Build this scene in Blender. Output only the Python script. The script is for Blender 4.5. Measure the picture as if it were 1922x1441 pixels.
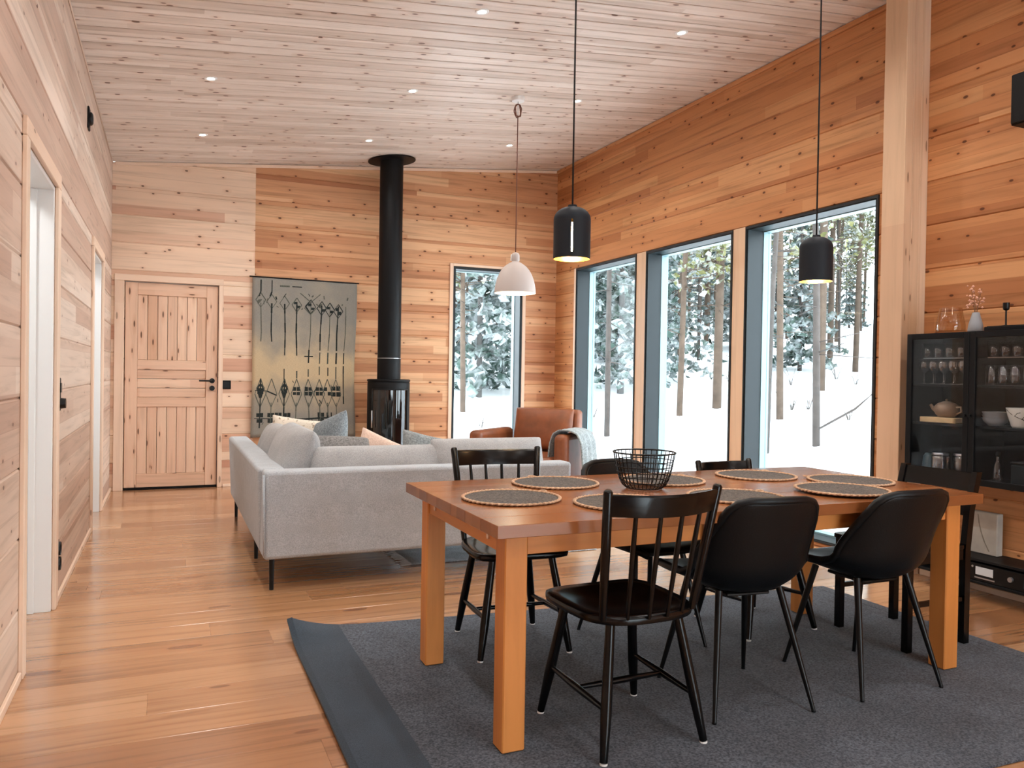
import bpy, math, random
from mathutils import Vector, Matrix, noise

# ---------------------------------------------------------------- clear, camera, world, exposure
for o in list(bpy.data.objects):
    bpy.data.objects.remove(o, do_unlink=True)
scene = bpy.context.scene
col = scene.collection

cam_data = bpy.data.cameras.new('camera')
cam_data.sensor_width = 36.0
cam_data.lens = 1488.0 / 1922.0 * 36.0
cam_data.clip_start = 0.02
cam_data.clip_end = 400
cam = bpy.data.objects.new('camera', cam_data)
col.objects.link(cam)


def camera_matrix():
    fpx, roll = 1488.0, 0.0162
    cx, cy = 961.0, 720.5
    d = Vector((316.0 - cx, 692.0 - cy, fpx))
    p = Vector((3316.0 - cx, 692.0 + 3000 * roll - cy, fpx))
    yv = d.normalized()
    up = p.cross(d).normalized()
    if up.y > 0:
        up = -up
    xv = yv.cross(up)
    if xv.x < 0:
        xv = -xv
    # rows are the camera's right / down / forward axes in world space
    right = Vector((xv.x, yv.x, up.x))
    down = Vector((xv.y, yv.y, up.y))
    fwd = Vector((xv.z, yv.z, up.z))
    m = Matrix((right, -down, -fwd)).transposed().to_4x4()
    m.translation = Vector((0, 0, 1.2))
    return m


cam.matrix_world = camera_matrix()
scene.camera = cam

world = bpy.data.worlds.new('overcast_sky')
scene.world = world
world.use_nodes = True
bgn = world.node_tree.nodes.get('Background')
bgn.inputs['Color'].default_value = (0.85, 0.93, 1.0, 1)
bgn.inputs['Strength'].default_value = 7.0

vs = scene.view_settings
vs.view_transform = 'Standard'
vs.look = 'None'
vs.gamma = 1.0
vs.use_curve_mapping = False
vs.exposure = 0.42
DOWNLIGHT_W = 36.0
PENDANT_W = 5.0

# ---------------------------------------------------------------- room dimensions (metres)
XL, XR = -0.517, 4.30
YB, YF = 8.62, -3.2
LOG = 0.27


def ceil_z(x):
    return 3.2 + 0.0976 * (x + 0.517)


rnd = random.Random(7)


# ---------------------------------------------------------------- tagging helpers
def tag(o, label=None, cat=None, group=None, kind=None):
    if label:
        o['label'] = label
    if cat:
        o['category'] = cat
    if group:
        o['group'] = group
    if kind:
        o['kind'] = kind
    return o


def empty(name, loc=(0, 0, 0), rz=0.0, label=None, cat=None, group=None, kind=None, parent=None):
    o = bpy.data.objects.new(name, None)
    o.empty_display_size = 0.1
    col.objects.link(o)
    o.location = loc
    o.rotation_euler = (0, 0, rz)
    if parent:
        o.parent = parent
    return tag(o, label, cat, group, kind)


def copy_tree(o, parent=None):
    c = o.copy()
    col.objects.link(c)
    c.parent = parent
    for ch in o.children:
        copy_tree(ch, c)
    return c


# ---------------------------------------------------------------- mesh builder
class MB:
    def __init__(self):
        self.v = []
        self.f = []

    def add(self, vs_, fs_):
        n = len(self.v)
        self.v += [tuple(p) for p in vs_]
        self.f += [tuple(i + n for i in f) for f in fs_]
        return self

    def box(self, a, b, ch=0.0):
        x0, y0, z0 = [min(a[i], b[i]) for i in range(3)]
        x1, y1, z1 = [max(a[i], b[i]) for i in range(3)]
        if ch <= 0:
            vv = [(x0, y0, z0), (x1, y0, z0), (x1, y1, z0), (x0, y1, z0), (x0, y0, z1), (x1, y0, z1), (x1, y1, z1), (x0, y1, z1)]
            ff = [(0, 3, 2, 1), (4, 5, 6, 7), (0, 1, 5, 4), (1, 2, 6, 5), (2, 3, 7, 6), (3, 0, 4, 7)]
            return self.add(vv, ff)
        c = min(ch, (x1 - x0) / 2.01, (y1 - y0) / 2.01, (z1 - z0) / 2.01)
        idx = {}
        vv = []
        for sx in (0, 1):
            for sy in (0, 1):
                for sz in (0, 1):
                    X, Y, Z = (x1 if sx else x0), (y1 if sy else y0), (z1 if sz else z0)
                    dx, dy, dz = (-c if sx else c), (-c if sy else c), (-c if sz else c)
                    idx[(sx, sy, sz, 'x')] = len(vv)
                    vv.append((X, Y + dy, Z + dz))
                    idx[(sx, sy, sz, 'y')] = len(vv)
                    vv.append((X + dx, Y, Z + dz))
                    idx[(sx, sy, sz, 'z')] = len(vv)
                    vv.append((X + dx, Y + dy, Z))
        ff = []
        I = idx
        for s in (0, 1):
            fx = [I[(s, 0, 0, 'x')], I[(s, 1, 0, 'x')], I[(s, 1, 1, 'x')], I[(s, 0, 1, 'x')]]
            fy = [I[(0, s, 0, 'y')], I[(0, s, 1, 'y')], I[(1, s, 1, 'y')], I[(1, s, 0, 'y')]]
            fz = [I[(0, 0, s, 'z')], I[(1, 0, s, 'z')], I[(1, 1, s, 'z')], I[(0, 1, s, 'z')]]
            for f in (fx, fy, fz):
                ff.append(tuple(f) if s else tuple(reversed(f)))
        for a_ in (0, 1):
            for b_ in (0, 1):
                ff.append((I[(a_, b_, 0, 'x')], I[(a_, b_, 0, 'y')], I[(a_, b_, 1, 'y')], I[(a_, b_, 1, 'x')]))
                ff.append((I[(a_, 0, b_, 'x')], I[(a_, 0, b_, 'z')], I[(a_, 1, b_, 'z')], I[(a_, 1, b_, 'x')]))
                ff.append((I[(0, a_, b_, 'y')], I[(0, a_, b_, 'z')], I[(1, a_, b_, 'z')], I[(1, a_, b_, 'y')]))
        for k in range(8):
            s = ((k >> 2) & 1, (k >> 1) & 1, k & 1)
            ff.append((I[s + ('x',)], I[s + ('y',)], I[s + ('z',)]))
        return self.add(vv, ff)

    def cyl(self, p0, p1, r0, r1=None, n=12, cap=True):
        if r1 is None:
            r1 = r0
        p0, p1 = Vector(p0), Vector(p1)
        ax = (p1 - p0).normalized()
        u = ax.orthogonal().normalized()
        w = ax.cross(u)
        vv = []
        for p, r in ((p0, r0), (p1, r1)):
            for i in range(n):
                a = 2 * math.pi * i / n
                vv.append(p + u * (r * math.cos(a)) + w * (r * math.sin(a)))
        ff = [(i, (i + 1) % n, n + (i + 1) % n, n + i) for i in range(n)]
        if cap:
            ff.append(tuple(reversed(range(n))))
            ff.append(tuple(range(n, 2 * n)))
        return self.add(vv, ff)

    def tube(self, pts, r, n=8, closed=False):
        pts = [Vector(p) for p in pts]
        m = len(pts)
        rr = r if isinstance(r, (list, tuple)) else [r] * m
        vv = []
        prev = None
        for k, p in enumerate(pts):
            if closed:
                t = pts[(k + 1) % m] - pts[k - 1]
            else:
                t = pts[min(k + 1, m - 1)] - pts[max(k - 1, 0)]
            t.normalize()
            if prev is None:
                u = t.orthogonal().normalized()
            else:
                u = (prev - t * prev.dot(t))
                u = u.normalized() if u.length > 1e-6 else t.orthogonal().normalized()
            prev = u
            w = t.cross(u)
            for i in range(n):
                a = 2 * math.pi * i / n
                vv.append(p + u * (rr[k] * math.cos(a)) + w * (rr[k] * math.sin(a)))
        ff = []
        for k in range(m if closed else m - 1):
            k2 = (k + 1) % m
            for i in range(n):
                j = (i + 1) % n
                ff.append((k * n + i, k * n + j, k2 * n + j, k2 * n + i))
        if not closed:
            ff.append(tuple(reversed(range(n))))
            ff.append(tuple((m - 1) * n + i for i in range(n)))
        return self.add(vv, ff)

    def lathe(self, prof, c=(0, 0, 0), n=32, a0=0.0, a1=2 * math.pi):
        full = abs(a1 - a0 - 2 * math.pi) < 1e-6
        cnt = n if full else n + 1
        vv = []
        for (r, z) in prof:
            for i in range(cnt):
                a = a0 + (a1 - a0) * i / n
                vv.append((c[0] + r * math.cos(a), c[1] + r * math.sin(a), c[2] + z))
        ff = []
        for k in range(len(prof) - 1):
            for i in range(n):
                j = (i + 1) % cnt
                ff.append((k * cnt + i, k * cnt + j, (k + 1) * cnt + j, (k + 1) * cnt + i))
        return self.add(vv, ff)

    def grid(self, nu, nv, fn):
        vv = [fn(i / (nu - 1), j / (nv - 1)) for j in range(nv) for i in range(nu)]
        ff = [(j * nu + i, j * nu + i + 1, (j + 1) * nu + i + 1, (j + 1) * nu + i) for j in range(nv - 1) for i in range(nu - 1)]
        return self.add(vv, ff)

    def prism(self, outline, z0, z1):
        n = len(outline)
        vv = [(x, y, z0) for x, y in outline] + [(x, y, z1) for x, y in outline]
        ff = [(i, (i + 1) % n, n + (i + 1) % n, n + i) for i in range(n)]
        ff += [tuple(reversed(range(n))), tuple(range(n, 2 * n))]
        return self.add(vv, ff)

    def mesh(self, name):
        me = bpy.data.meshes.new(name)
        me.from_pydata([tuple(p) for p in self.v], [], self.f)
        me.update()
        return me

    def build(self, name, mat, parent=None, smooth=False, loc=None, rz=None, bevel=0.0, subsurf=0, solid=0.0, angle=None):
        me = self.mesh(name)
        if mat:
            me.materials.append(mat)
        o = bpy.data.objects.new(name, me)
        col.objects.link(o)
        if parent:
            o.parent = parent
        if loc is not None:
            o.location = loc
        if rz is not None:
            o.rotation_euler = (0, 0, rz)
        fix_normals(me)
        if smooth:
            me.polygons.foreach_set('use_smooth', [True] * len(me.polygons))
            if angle is not None:
                me.set_sharp_from_angle(angle=math.radians(angle))
        if solid:
            md = o.modifiers.new('solid', 'SOLIDIFY')
            md.thickness = abs(solid)
            md.offset = 0 if solid > 0 else -1
        if bevel:
            md = o.modifiers.new('bevel', 'BEVEL')
            md.width = bevel
            md.segments = 2
            md.limit_method = 'ANGLE'
        if subsurf:
            md = o.modifiers.new('subsurf', 'SUBSURF')
            md.levels = subsurf
            md.render_levels = subsurf
        return o


import bmesh


def fix_normals(me):
    if len(me.polygons) > 4000:
        return
    bm = bmesh.new()
    bm.from_mesh(me)
    bmesh.ops.recalc_face_normals(bm, faces=bm.faces)
    bm.to_mesh(me)
    bm.free()


def cushion(w, d, h, nu=14, nv=14, puff=1.0, sag=0.0, seed=0, pinch=0.0):
    """a pillow lying flat, centre at origin, z up: two domed faces that meet in a seam"""
    mb = MB()

    def sh(u, v, s):
        a, b = 2 * u - 1, 2 * v - 1
        e = max(0.0, (1 - abs(a) ** 3.2)) * max(0.0, (1 - abs(b) ** 3.2))
        t = e ** 0.42
        k = 1 - pinch * (1 - (abs(a) ** 2)) * abs(b) ** 6
        k2 = 1 - pinch * (1 - (abs(b) ** 2)) * abs(a) ** 6
        x, y = a * w / 2 * k2, b * d / 2 * k
        wob = noise.noise(Vector((a * 1.7 + seed, b * 1.7, s * 2.0 + seed))) * 0.12
        z = s * h / 2 * t * (puff + wob)
        return (x, y, z - sag * (1 - a * a) * 0.5)
    mb.grid(nu, nv, lambda u, v: sh(u, v, 1))
    mb.grid(nu, nv, lambda u, v: sh(u, v, -1))
    return mb


def merge(o, dist=0.0008):
    bm = bmesh.new()
    bm.from_mesh(o.data)
    bmesh.ops.remove_doubles(bm, verts=bm.verts, dist=dist)
    bmesh.ops.recalc_face_normals(bm, faces=bm.faces)
    bm.to_mesh(o.data)
    bm.free()
    return o


def rounded_rect(x0, y0, x1, y1, r, n=5):
    pts = []
    for cx, cy, a in ((x1 - r, y0 + r, -90), (x1 - r, y1 - r, 0), (x0 + r, y1 - r, 90), (x0 + r, y0 + r, 180)):
        for i in range(n + 1):
            t = math.radians(a + 90 * i / n)
            pts.append((cx + r * math.cos(t), cy + r * math.sin(t)))
    return pts


# ---------------------------------------------------------------- materials (all procedural)
def srgb(r, g, b):
    def f(c):
        c /= 255.0
        return c / 12.92 if c <= 0.04045 else ((c + 0.055) / 1.055) ** 2.4
    return (f(r), f(g), f(b), 1.0)


class NT:
    def __init__(self, name):
        self.m = bpy.data.materials.new(name)
        self.m.use_nodes = True
        self.t = self.m.node_tree
        self.b = self.t.nodes['Principled BSDF']
        self.out = self.t.nodes['Material Output']

    def n(self, typ, **kw):
        nd = self.t.nodes.new(typ)
        for k, v in kw.items():
            setattr(nd, k, v)
        return nd

    def put(self, sock, val):
        if isinstance(val, bpy.types.NodeSocket):
            self.t.links.new(val, sock)
        else:
            sock.default_value = val

    def math(self, op, a, b=0.0, c=None):
        nd = self.n('ShaderNodeMath', operation=op)
        self.put(nd.inputs[0], a)
        self.put(nd.inputs[1], b)
        if c is not None:
            self.put(nd.inputs[2], c)
        return nd.outputs[0]

    def vec(self, x, y, z):
        nd = self.n('ShaderNodeCombineXYZ')
        for i, v in enumerate((x, y, z)):
            self.put(nd.inputs[i], v)
        return nd.outputs[0]

    def sep(self, v):
        nd = self.n('ShaderNodeSeparateXYZ')
        self.put(nd.inputs[0], v)
        return nd.outputs

    def obj(self):
        return self.n('ShaderNodeTexCoord').outputs['Object']

    def noise(self, v, scale, detail=3.0, rough=0.55, dist=0.0):
        nd = self.n('ShaderNodeTexNoise')
        self.put(nd.inputs['Vector'], v)
        nd.inputs['Scale'].default_value = scale
        nd.inputs['Detail'].default_value = detail
        nd.inputs['Roughness'].default_value = rough
        nd.inputs['Distortion'].default_value = dist
        return nd.outputs['Fac']

    def ramp(self, fac, stops, interp='LINEAR'):
        nd = self.n('ShaderNodeValToRGB')
        cr = nd.color_ramp
        cr.interpolation = interp
        while len(cr.elements) < len(stops):
            cr.elements.new(0.5)
        for e, (p, c) in zip(cr.elements, stops):
            e.position = p
            e.color = c
        self.put(nd.inputs[0], fac)
        return nd.outputs['Color']

    def mix(self, fac, a, b, mode='MIX'):
        nd = self.n('ShaderNodeMix', data_type='RGBA', blend_type=mode)
        self.put(nd.inputs[0], fac)
        self.put(nd.inputs[6], a)
        self.put(nd.inputs[7], b)
        return nd.outputs[2]

    def bump(self, h, strength=0.2, dist=0.01):
        nd = self.n('ShaderNodeBump')
        nd.inputs['Strength'].default_value = strength
        nd.inputs['Distance'].default_value = dist
        self.put(nd.inputs['Height'], h)
        self.t.links.new(nd.outputs[0], self.b.inputs['Normal'])


def plain(name, c, rough=0.5, metal=0.0, spec=0.5, emit=None, estr=0.0, var=0.0, vscale=30.0, bump=0.0):
    k = NT(name)
    if var:
        f = k.noise(k.obj(), vscale, 4)
        c2 = tuple(min(1, x * (1 + var)) for x in c[:3]) + (1,)
        c1 = tuple(x * (1 - var) for x in c[:3]) + (1,)
        k.put(k.b.inputs['Base Color'], k.ramp(f, [(0.3, c1), (0.7, c2)]))
        if bump:
            k.bump(f, bump, 0.004)
    else:
        k.b.inputs['Base Color'].default_value = c
    k.b.inputs['Roughness'].default_value = rough
    k.b.inputs['Metallic'].default_value = metal
    k.b.inputs['Specular IOR Level'].default_value = spec
    if emit:
        k.b.inputs['Emission Color'].default_value = emit
        k.b.inputs['Emission Strength'].default_value = estr
    return k.m


def wood(name, stops, band=0.09, seg=1.6, grain=0.16, knots=0.55, rough=0.5, kscale=(5.2, 9.5), axis='z', per_object=0.0, kden=0.5, spec=0.3, knotcol=(70, 34, 16), seam=0.0, bumpy=0.10, coat=0.0):
    """boards with the grain along local X; 'axis' is the local axis across the face"""
    k = NT(name)
    P = k.sep(k.obj())
    x, y, z = P[0], P[1], P[2]
    a = z if axis == 'z' else y
    b = y if axis == 'z' else z
    ri = k.n('ShaderNodeObjectInfo').outputs['Random']
    off = k.math('MULTIPLY', ri, 57.3)
    # strips of the glued timber, each with a tone of its own
    wav = k.math('MULTIPLY', k.noise(k.vec(k.math('MULTIPLY', x, 0.5), off, 0.0), 1.0, 2.0), 0.02)
    row = k.math('FLOOR', k.math('DIVIDE', k.math('ADD', a, k.math('ADD', wav, off)), band))
    wn = k.n('ShaderNodeTexWhiteNoise', noise_dimensions='2D')
    k.put(wn.inputs['Vector'], k.vec(row, off, 0.0))
    sx = k.math('FLOOR', k.math('DIVIDE', k.math('ADD', x, k.math('MULTIPLY', wn.outputs['Value'], 9.0)), seg))
    wn2 = k.n('ShaderNodeTexWhiteNoise', noise_dimensions='3D')
    k.put(wn2.inputs['Vector'], k.vec(row, sx, off))
    tone = wn2.outputs['Value']
    if per_object:
        tone = k.math('ADD', k.math('MULTIPLY', tone, 1 - per_object), k.math('MULTIPLY', ri, per_object))
    c = k.ramp(tone, stops)
    # long streaky grain
    gv = k.vec(k.math('ADD', k.math('MULTIPLY', x, 1.1), off), k.math('MULTIPLY', b, 14.0), k.math('MULTIPLY', k.math('ADD', a, off), 24.0))
    g = k.noise(gv, 1.0, 5.0, 0.6, 0.6)
    gd = k.ramp(g, [(0.25, (1 - grain * 1.9, 1 - grain * 2.1, 1 - grain * 2.4, 1)), (0.5, (1, 1, 1, 1)), (0.78, (1 + grain * .5, 1 + grain * .45, 1 + grain * .4, 1))])
    c = k.mix(1.0, c, gd, 'MULTIPLY')
    big = k.noise(k.vec(k.math('ADD', k.math('MULTIPLY', x, 0.7), off), 0.0, k.math('MULTIPLY', a, 3.0)), 1.0, 2.0)
    c = k.mix(1.0, c, k.ramp(big, [(0.3, (.92, .9, .88, 1)), (0.7, (1.06, 1.05, 1.04, 1))]), 'MULTIPLY')
    if seam:
        fr_ = k.math('FRACT', k.math('DIVIDE', k.math('ADD', a, k.math('ADD', wav, off)), band))
        ln = k.math('MAXIMUM', k.math('SUBTRACT', 1.0, k.math('DIVIDE', fr_, 0.05)), 0.0)
        ln = k.math('MULTIPLY', k.math('MULTIPLY', ln, seam), k.math('ADD', 0.35, wn.outputs['Value']))
        c = k.mix(ln, c, k.mix(1.0, c, (.42, .30, .22, 1), 'MULTIPLY'))
    if knots:
        vo = k.n('ShaderNodeTexVoronoi', voronoi_dimensions='2D', feature='F1')
        k.put(vo.inputs['Vector'], k.vec(k.math('ADD', k.math('MULTIPLY', x, kscale[0]), off), k.math('MULTIPLY', k.math('ADD', a, off), kscale[1]), 0.0))
        vo.inputs['Scale'].default_value = 1.0
        vo.inputs['Randomness'].default_value = 1.0
        vd = vo.outputs['Distance']
        vc = k.sep(vo.outputs['Color'])[0]
        gate = k.math('LESS_THAN', vc, kden)
        rad = k.math('ADD', 0.055, k.math('MULTIPLY', vc, 0.14))
        kn = k.math('SUBTRACT', 1.0, k.math('DIVIDE', vd, rad))
        kn = k.math('MULTIPLY', k.math('MAXIMUM', kn, 0.0), gate)
        kn = k.math('MINIMUM', k.math('MULTIPLY', kn, 2.6), knots)
        c = k.mix(kn, c, srgb(*knotcol))
        halo = k.math('MULTIPLY', k.math('MAXIMUM', k.math('SUBTRACT', 1.0, k.math('DIVIDE', vd, k.math('MULTIPLY', rad, 3.2))), 0.0), gate)
        c = k.mix(k.math('MULTIPLY', halo, knots * 0.55), c, k.mix(1.0, c, (.72, .5, .36, 1), 'MULTIPLY'))
    k.put(k.b.inputs['Base Color'], c)
    k.put(k.b.inputs['Roughness'], k.math('ADD', rough - 0.06, k.math('MULTIPLY', g, 0.12)))
    k.b.inputs['Specular IOR Level'].default_value = spec
    if coat:
        k.b.inputs['Coat Weight'].default_value = coat
        k.b.inputs['Coat Roughness'].default_value = 0.22
    k.bump(g, bumpy, 0.003)
    return k.m


def fabric(name, c1, c2, scale=420.0, rough=0.95, bump=0.25, mott=6.0, mv=0.08):
    k = NT(name)
    o = k.obj()
    w1 = k.noise(o, scale, 2.0)
    m = k.noise(o, mott, 4.0)
    c = k.ramp(w1, [(0.32, c1), (0.68, c2)])
    c = k.mix(1.0, c, k.ramp(m, [(0.3, (1 - mv,) * 3 + (1,)), (0.7, (1 + mv,) * 3 + (1,))]), 'MULTIPLY')
    k.put(k.b.inputs['Base Color'], c)
    k.b.inputs['Roughness'].default_value = rough
    k.b.inputs['Specular IOR Level'].default_value = 0.15
    k.b.inputs['Sheen Weight'].default_value = 0.15
    k.bump(w1, bump, 0.002)
    return k.m


def glass(name, tint=(1, 1, 1, 1), refl=0.06, rough=0.0, edge=0.5):
    k = NT(name)
    t = k.n('ShaderNodeBsdfTransparent')
    t.inputs['Color'].default_value = tint
    g = k.n('ShaderNodeBsdfGlossy')
    g.inputs['Roughness'].default_value = rough
    lw = k.n('ShaderNodeLayerWeight')
    lw.inputs['Blend'].default_value = 0.25
    fac = k.math('ADD', refl, k.math('MULTIPLY', lw.outputs['Facing'], edge))
    mx = k.n('ShaderNodeMixShader')
    k.put(mx.inputs[0], fac)
    k.t.links.new(t.outputs[0], mx.inputs[1])
    k.t.links.new(g.outputs[0], mx.inputs[2])
    k.t.links.new(mx.outputs[0], k.out.inputs['Surface'])
    return k.m


M = {}
M['log_orange'] = wood('pine_log_orange', [(0.0, srgb(178, 118, 76)), (0.3, srgb(196, 136, 90)), (0.65, srgb(204, 145, 98)), (1.0, srgb(213, 160, 112))], band=0.09, seg=2.4, grain=0.2, knots=0.8, kden=0.36, seam=0.5)
M['log_back'] = wood('pine_log_back', [(0, srgb(178, 120, 84)), (0.3, srgb(204, 150, 110)), (0.65, srgb(212, 160, 120)), (1, srgb(224, 180, 140))], band=0.09, seg=2.6, grain=0.19, knots=0.85, kden=0.42, seam=0.55)
M['log_pale'] = wood('pine_log_pale', [(0, srgb(202, 150, 126)), (0.22, srgb(222, 184, 158)), (0.6, srgb(234, 204, 178)), (1, srgb(240, 214, 190))], band=0.135, seg=9.0, grain=0.12, knots=0.8, kden=0.34, seam=0.3)
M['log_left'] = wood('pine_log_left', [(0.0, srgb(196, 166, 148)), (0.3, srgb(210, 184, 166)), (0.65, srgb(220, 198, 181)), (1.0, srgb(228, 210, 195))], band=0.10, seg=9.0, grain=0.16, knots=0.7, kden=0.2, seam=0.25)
M['ceiling'] = wood('ceiling_pine', [(0.0, srgb(212, 197, 186)), (0.4, srgb(226, 213, 203)), (1.0, srgb(236, 226, 218))], band=0.125, seg=1.9, grain=0.17, knots=0.8, kscale=(4.4, 9.0), axis='y', kden=0.5, rough=0.42, knotcol=(96, 62, 44))
M['floor'] = wood('oak_floor', [(0.0, srgb(152, 104, 69)), (0.35, srgb(173, 125, 86)), (0.7, srgb(187, 140, 100)), (1.0, srgb(203, 160, 121))], band=0.4, seg=3.0, grain=0.24, knots=0.6, kscale=(1.5, 5.0), axis='y', per_object=0.85, kden=0.5, rough=0.20, spec=0.7, knotcol=(104, 56, 26), bumpy=0.04, coat=0.7)
M['trim'] = wood('pine_trim', [(0.0, srgb(232, 202, 178)), (1.0, srgb(242, 218, 196))], band=0.5, seg=5, grain=0.06, knots=0.5, kden=0.3, kscale=(2.4, 9))
M['post'] = wood('pine_post', [(0, srgb(214, 178, 148)), (0.5, srgb(224, 192, 160)), (1, srgb(232, 202, 174))], band=0.06, seg=4, grain=0.08, knots=0.6, kden=0.35, kscale=(2.6, 14))
M['door'] = wood('pine_door', [(0, srgb(218, 178, 150)), (0.5, srgb(230, 194, 168)), (1, srgb(238, 206, 180))], band=0.2, seg=4, grain=0.10, knots=0.85, kden=0.5, kscale=(3.0, 14.0), per_object=0.4)
M['table_top'] = wood('table_oak_top', [(0.0, srgb(126, 74, 40)), (0.5, srgb(138, 84, 46)), (1.0, srgb(150, 94, 54))], band=0.1, seg=2.6, grain=0.06, knots=0.0, axis='y', rough=0.22, spec=0.5, bumpy=0.015)
M['table_leg'] = wood('table_oak_leg', [(0, srgb(204, 130, 64)), (1, srgb(214, 142, 74))], band=0.03, seg=4, grain=0.10, knots=0.0, axis='y', rough=0.45, spec=0.4)
M['cut_wood'] = wood('cut_board_wood', [(0.0, srgb(214, 180, 130)), (1.0, srgb(232, 204, 158))], band=0.04, seg=2, grain=0.1, knots=0.0)
M['black_paint'] = plain('black_lacquer', srgb(7, 7, 8), 0.22, spec=0.28)
M['black_matt'] = plain('black_matt', srgb(11, 12, 14), 0.5, spec=0.2)
M['black_steel'] = plain('black_steel', srgb(9, 10, 11), 0.35, spec=0.3)
M['black_leather'] = plain('black_leatherette', srgb(7, 10, 13), 0.4, spec=0.25, var=0.12, vscale=160, bump=0.15)
M['felt'] = plain('white_felt', srgb(230, 230, 228), 0.9)
M['white'] = plain('white_paint', srgb(238, 238, 236), 0.35)
M['white_wall'] = plain('white_plaster', srgb(232, 230, 226), 0.8)
M['frame_dark'] = plain('window_frame_dark', srgb(19, 31, 36), 0.45, spec=0.3)
M['frame_light'] = plain('window_sash_light', srgb(128, 160, 168), 0.3)  # pale tone stands for sky reflected in the outer frame
M['frame_black'] = plain('window_gasket', srgb(26, 28, 30), 0.6)
M['pane'] = glass('window_glass', (0.97, 0.99, 0.985, 1), 0.008, 0.0, 0.05)
M['cab_pane'] = glass('cabinet_glass', (0.93, 0.94, 0.95, 1), 0.012, 0.0, 0.10)
M['clear'] = glass('drinking_glass', (0.93, 0.95, 0.97, 1), 0.16, 0.05, 0.9)
M['amber'] = glass('amber_glass', (0.95, 0.88, 0.78, 1), 0.05, 0.03, 0.55)
M['stove_glass'] = plain('stove_glass', srgb(10, 11, 12), 0.04, spec=0.8)
M['rug'] = fabric('charcoal_weave', srgb(36, 42, 50), srgb(90, 96, 106), 130, mott=3.5, mv=0.2)  # bluish cast put into the charcoal to stand for cool daylight
M['rug_band'] = fabric('navy_weave', srgb(33, 43, 53), srgb(56, 68, 80), 300, mott=5, mv=0.12)
M['rug_edge'] = fabric('navy_binding', srgb(24, 34, 44), srgb(44, 58, 70), 300)
M['rug2'] = fabric('grey_blue_weave', srgb(150, 160, 168), srgb(204, 212, 218), 120, mott=9, mv=0.2)  # weave coloured paler to stand for window light glancing off the rug
M['fringe'] = fabric('cream_fringe', srgb(214, 212, 208), srgb(236, 234, 230), 200)
M['sofa'] = fabric('sofa_grey_cloth', srgb(158, 163, 168), srgb(188, 193, 197), 200, mott=14, mv=0.06)
M['cushion'] = fabric('cushion_taupe_cloth', srgb(152, 153, 154), srgb(182, 182, 182), 200, mott=9, mv=0.07)
M['pillow_blue'] = fabric('pillow_blue_grey', srgb(104, 112, 118), srgb(146, 154, 158), 90, mott=10, mv=0.08)
M['pillow_dark'] = fabric('pillow_dark_grey', srgb(92, 90, 88), srgb(136, 134, 132), 90, mott=10, mv=0.1)
M['pillow_pink'] = fabric('pillow_blush', srgb(206, 176, 158), srgb(228, 202, 186), 120)
M['throw'] = fabric('grey_throw', srgb(112, 118, 120), srgb(156, 162, 162), 90, mott=12, mv=0.12)
M['textile'] = None
M['mat_dark'] = fabric('placemat_braid', srgb(34, 33, 33), srgb(104, 98, 92), 150, mott=20, mv=0.1)
M['mat_rim'] = fabric('placemat_rim', srgb(168, 134, 106), srgb(206, 174, 146), 120)
M['ink'] = fabric('dark_wool_yarn', srgb(28, 32, 32), srgb(54, 60, 58), 150)
M['ink_soft'] = fabric('grey_wool_yarn', srgb(74, 78, 70), srgb(104, 106, 96), 150)
M['ink_ochre'] = fabric('ochre_wool_yarn', srgb(120, 92, 50), srgb(150, 118, 70), 150)
M['gold'] = plain('gold_leaf', srgb(232, 176, 70), 0.35, metal=0.7)
M['shade_black'] = plain('lamp_shade_black', srgb(30, 35, 41), 0.55, spec=0.2)
M['shade_grey'] = plain('lamp_shade_grey', srgb(188, 176, 170), 0.55)
M['shade_in'] = plain('lamp_shade_white', srgb(242, 236, 226), 0.6)
M['cord_black'] = plain('cord_black', srgb(24, 24, 26), 0.7)
M['cord_brown'] = plain('cord_brown', srgb(112, 66, 48), 0.7)
M['bulb'] = plain('bulb_glow', srgb(255, 240, 210), 0.3, emit=(1.0, 0.80, 0.50, 1), estr=40)
M['led'] = plain('downlight_glow', srgb(255, 250, 240), 0.3, emit=(1.0, 0.93, 0.82, 1), estr=18)
M['fill_glow'] = plain('side_room_fill_glow', srgb(250, 250, 250), 0.4, emit=(0.92, 0.97, 1.0, 1), estr=48)  # glow of the added side room lamps, whitens the door linings
M['steel'] = plain('brushed_steel', srgb(180, 182, 186), 0.3, metal=0.9)
M['leather'] = plain('cognac_leather', srgb(126, 70, 40), 0.42, spec=0.4, var=0.25, vscale=7, bump=0.1)
M['ceramic_grey'] = plain('ceramic_grey', srgb(150, 152, 156), 0.5)
M['ceramic_taupe'] = plain('ceramic_taupe', srgb(160, 134, 112), 0.5, var=0.12, vscale=14)
M['ceramic_white'] = plain('ceramic_white', srgb(226, 226, 220), 0.35)
M['petal'] = plain('dried_petal', srgb(226, 176, 152), 0.8)
M['twig'] = plain('dry_twig', srgb(120, 84, 58), 0.8)
M['stone'] = plain('grey_stone', srgb(168, 160, 150), 0.75, var=0.16, vscale=7)
M['stone_dark'] = plain('stone_vein', srgb(120, 112, 100), 0.75)
M['display'] = plain('pale_display', srgb(200, 204, 208), 0.2)
M['tealcloth'] = plain('teal_bottle', srgb(62, 84, 92), 0.4)
M['bark'] = plain('pine_bark', srgb(88, 74, 63), 0.95, var=0.25, vscale=5)
M['bark_dark'] = plain('spruce_bark', srgb(72, 67, 64), 0.95, var=0.25, vscale=5)


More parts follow.
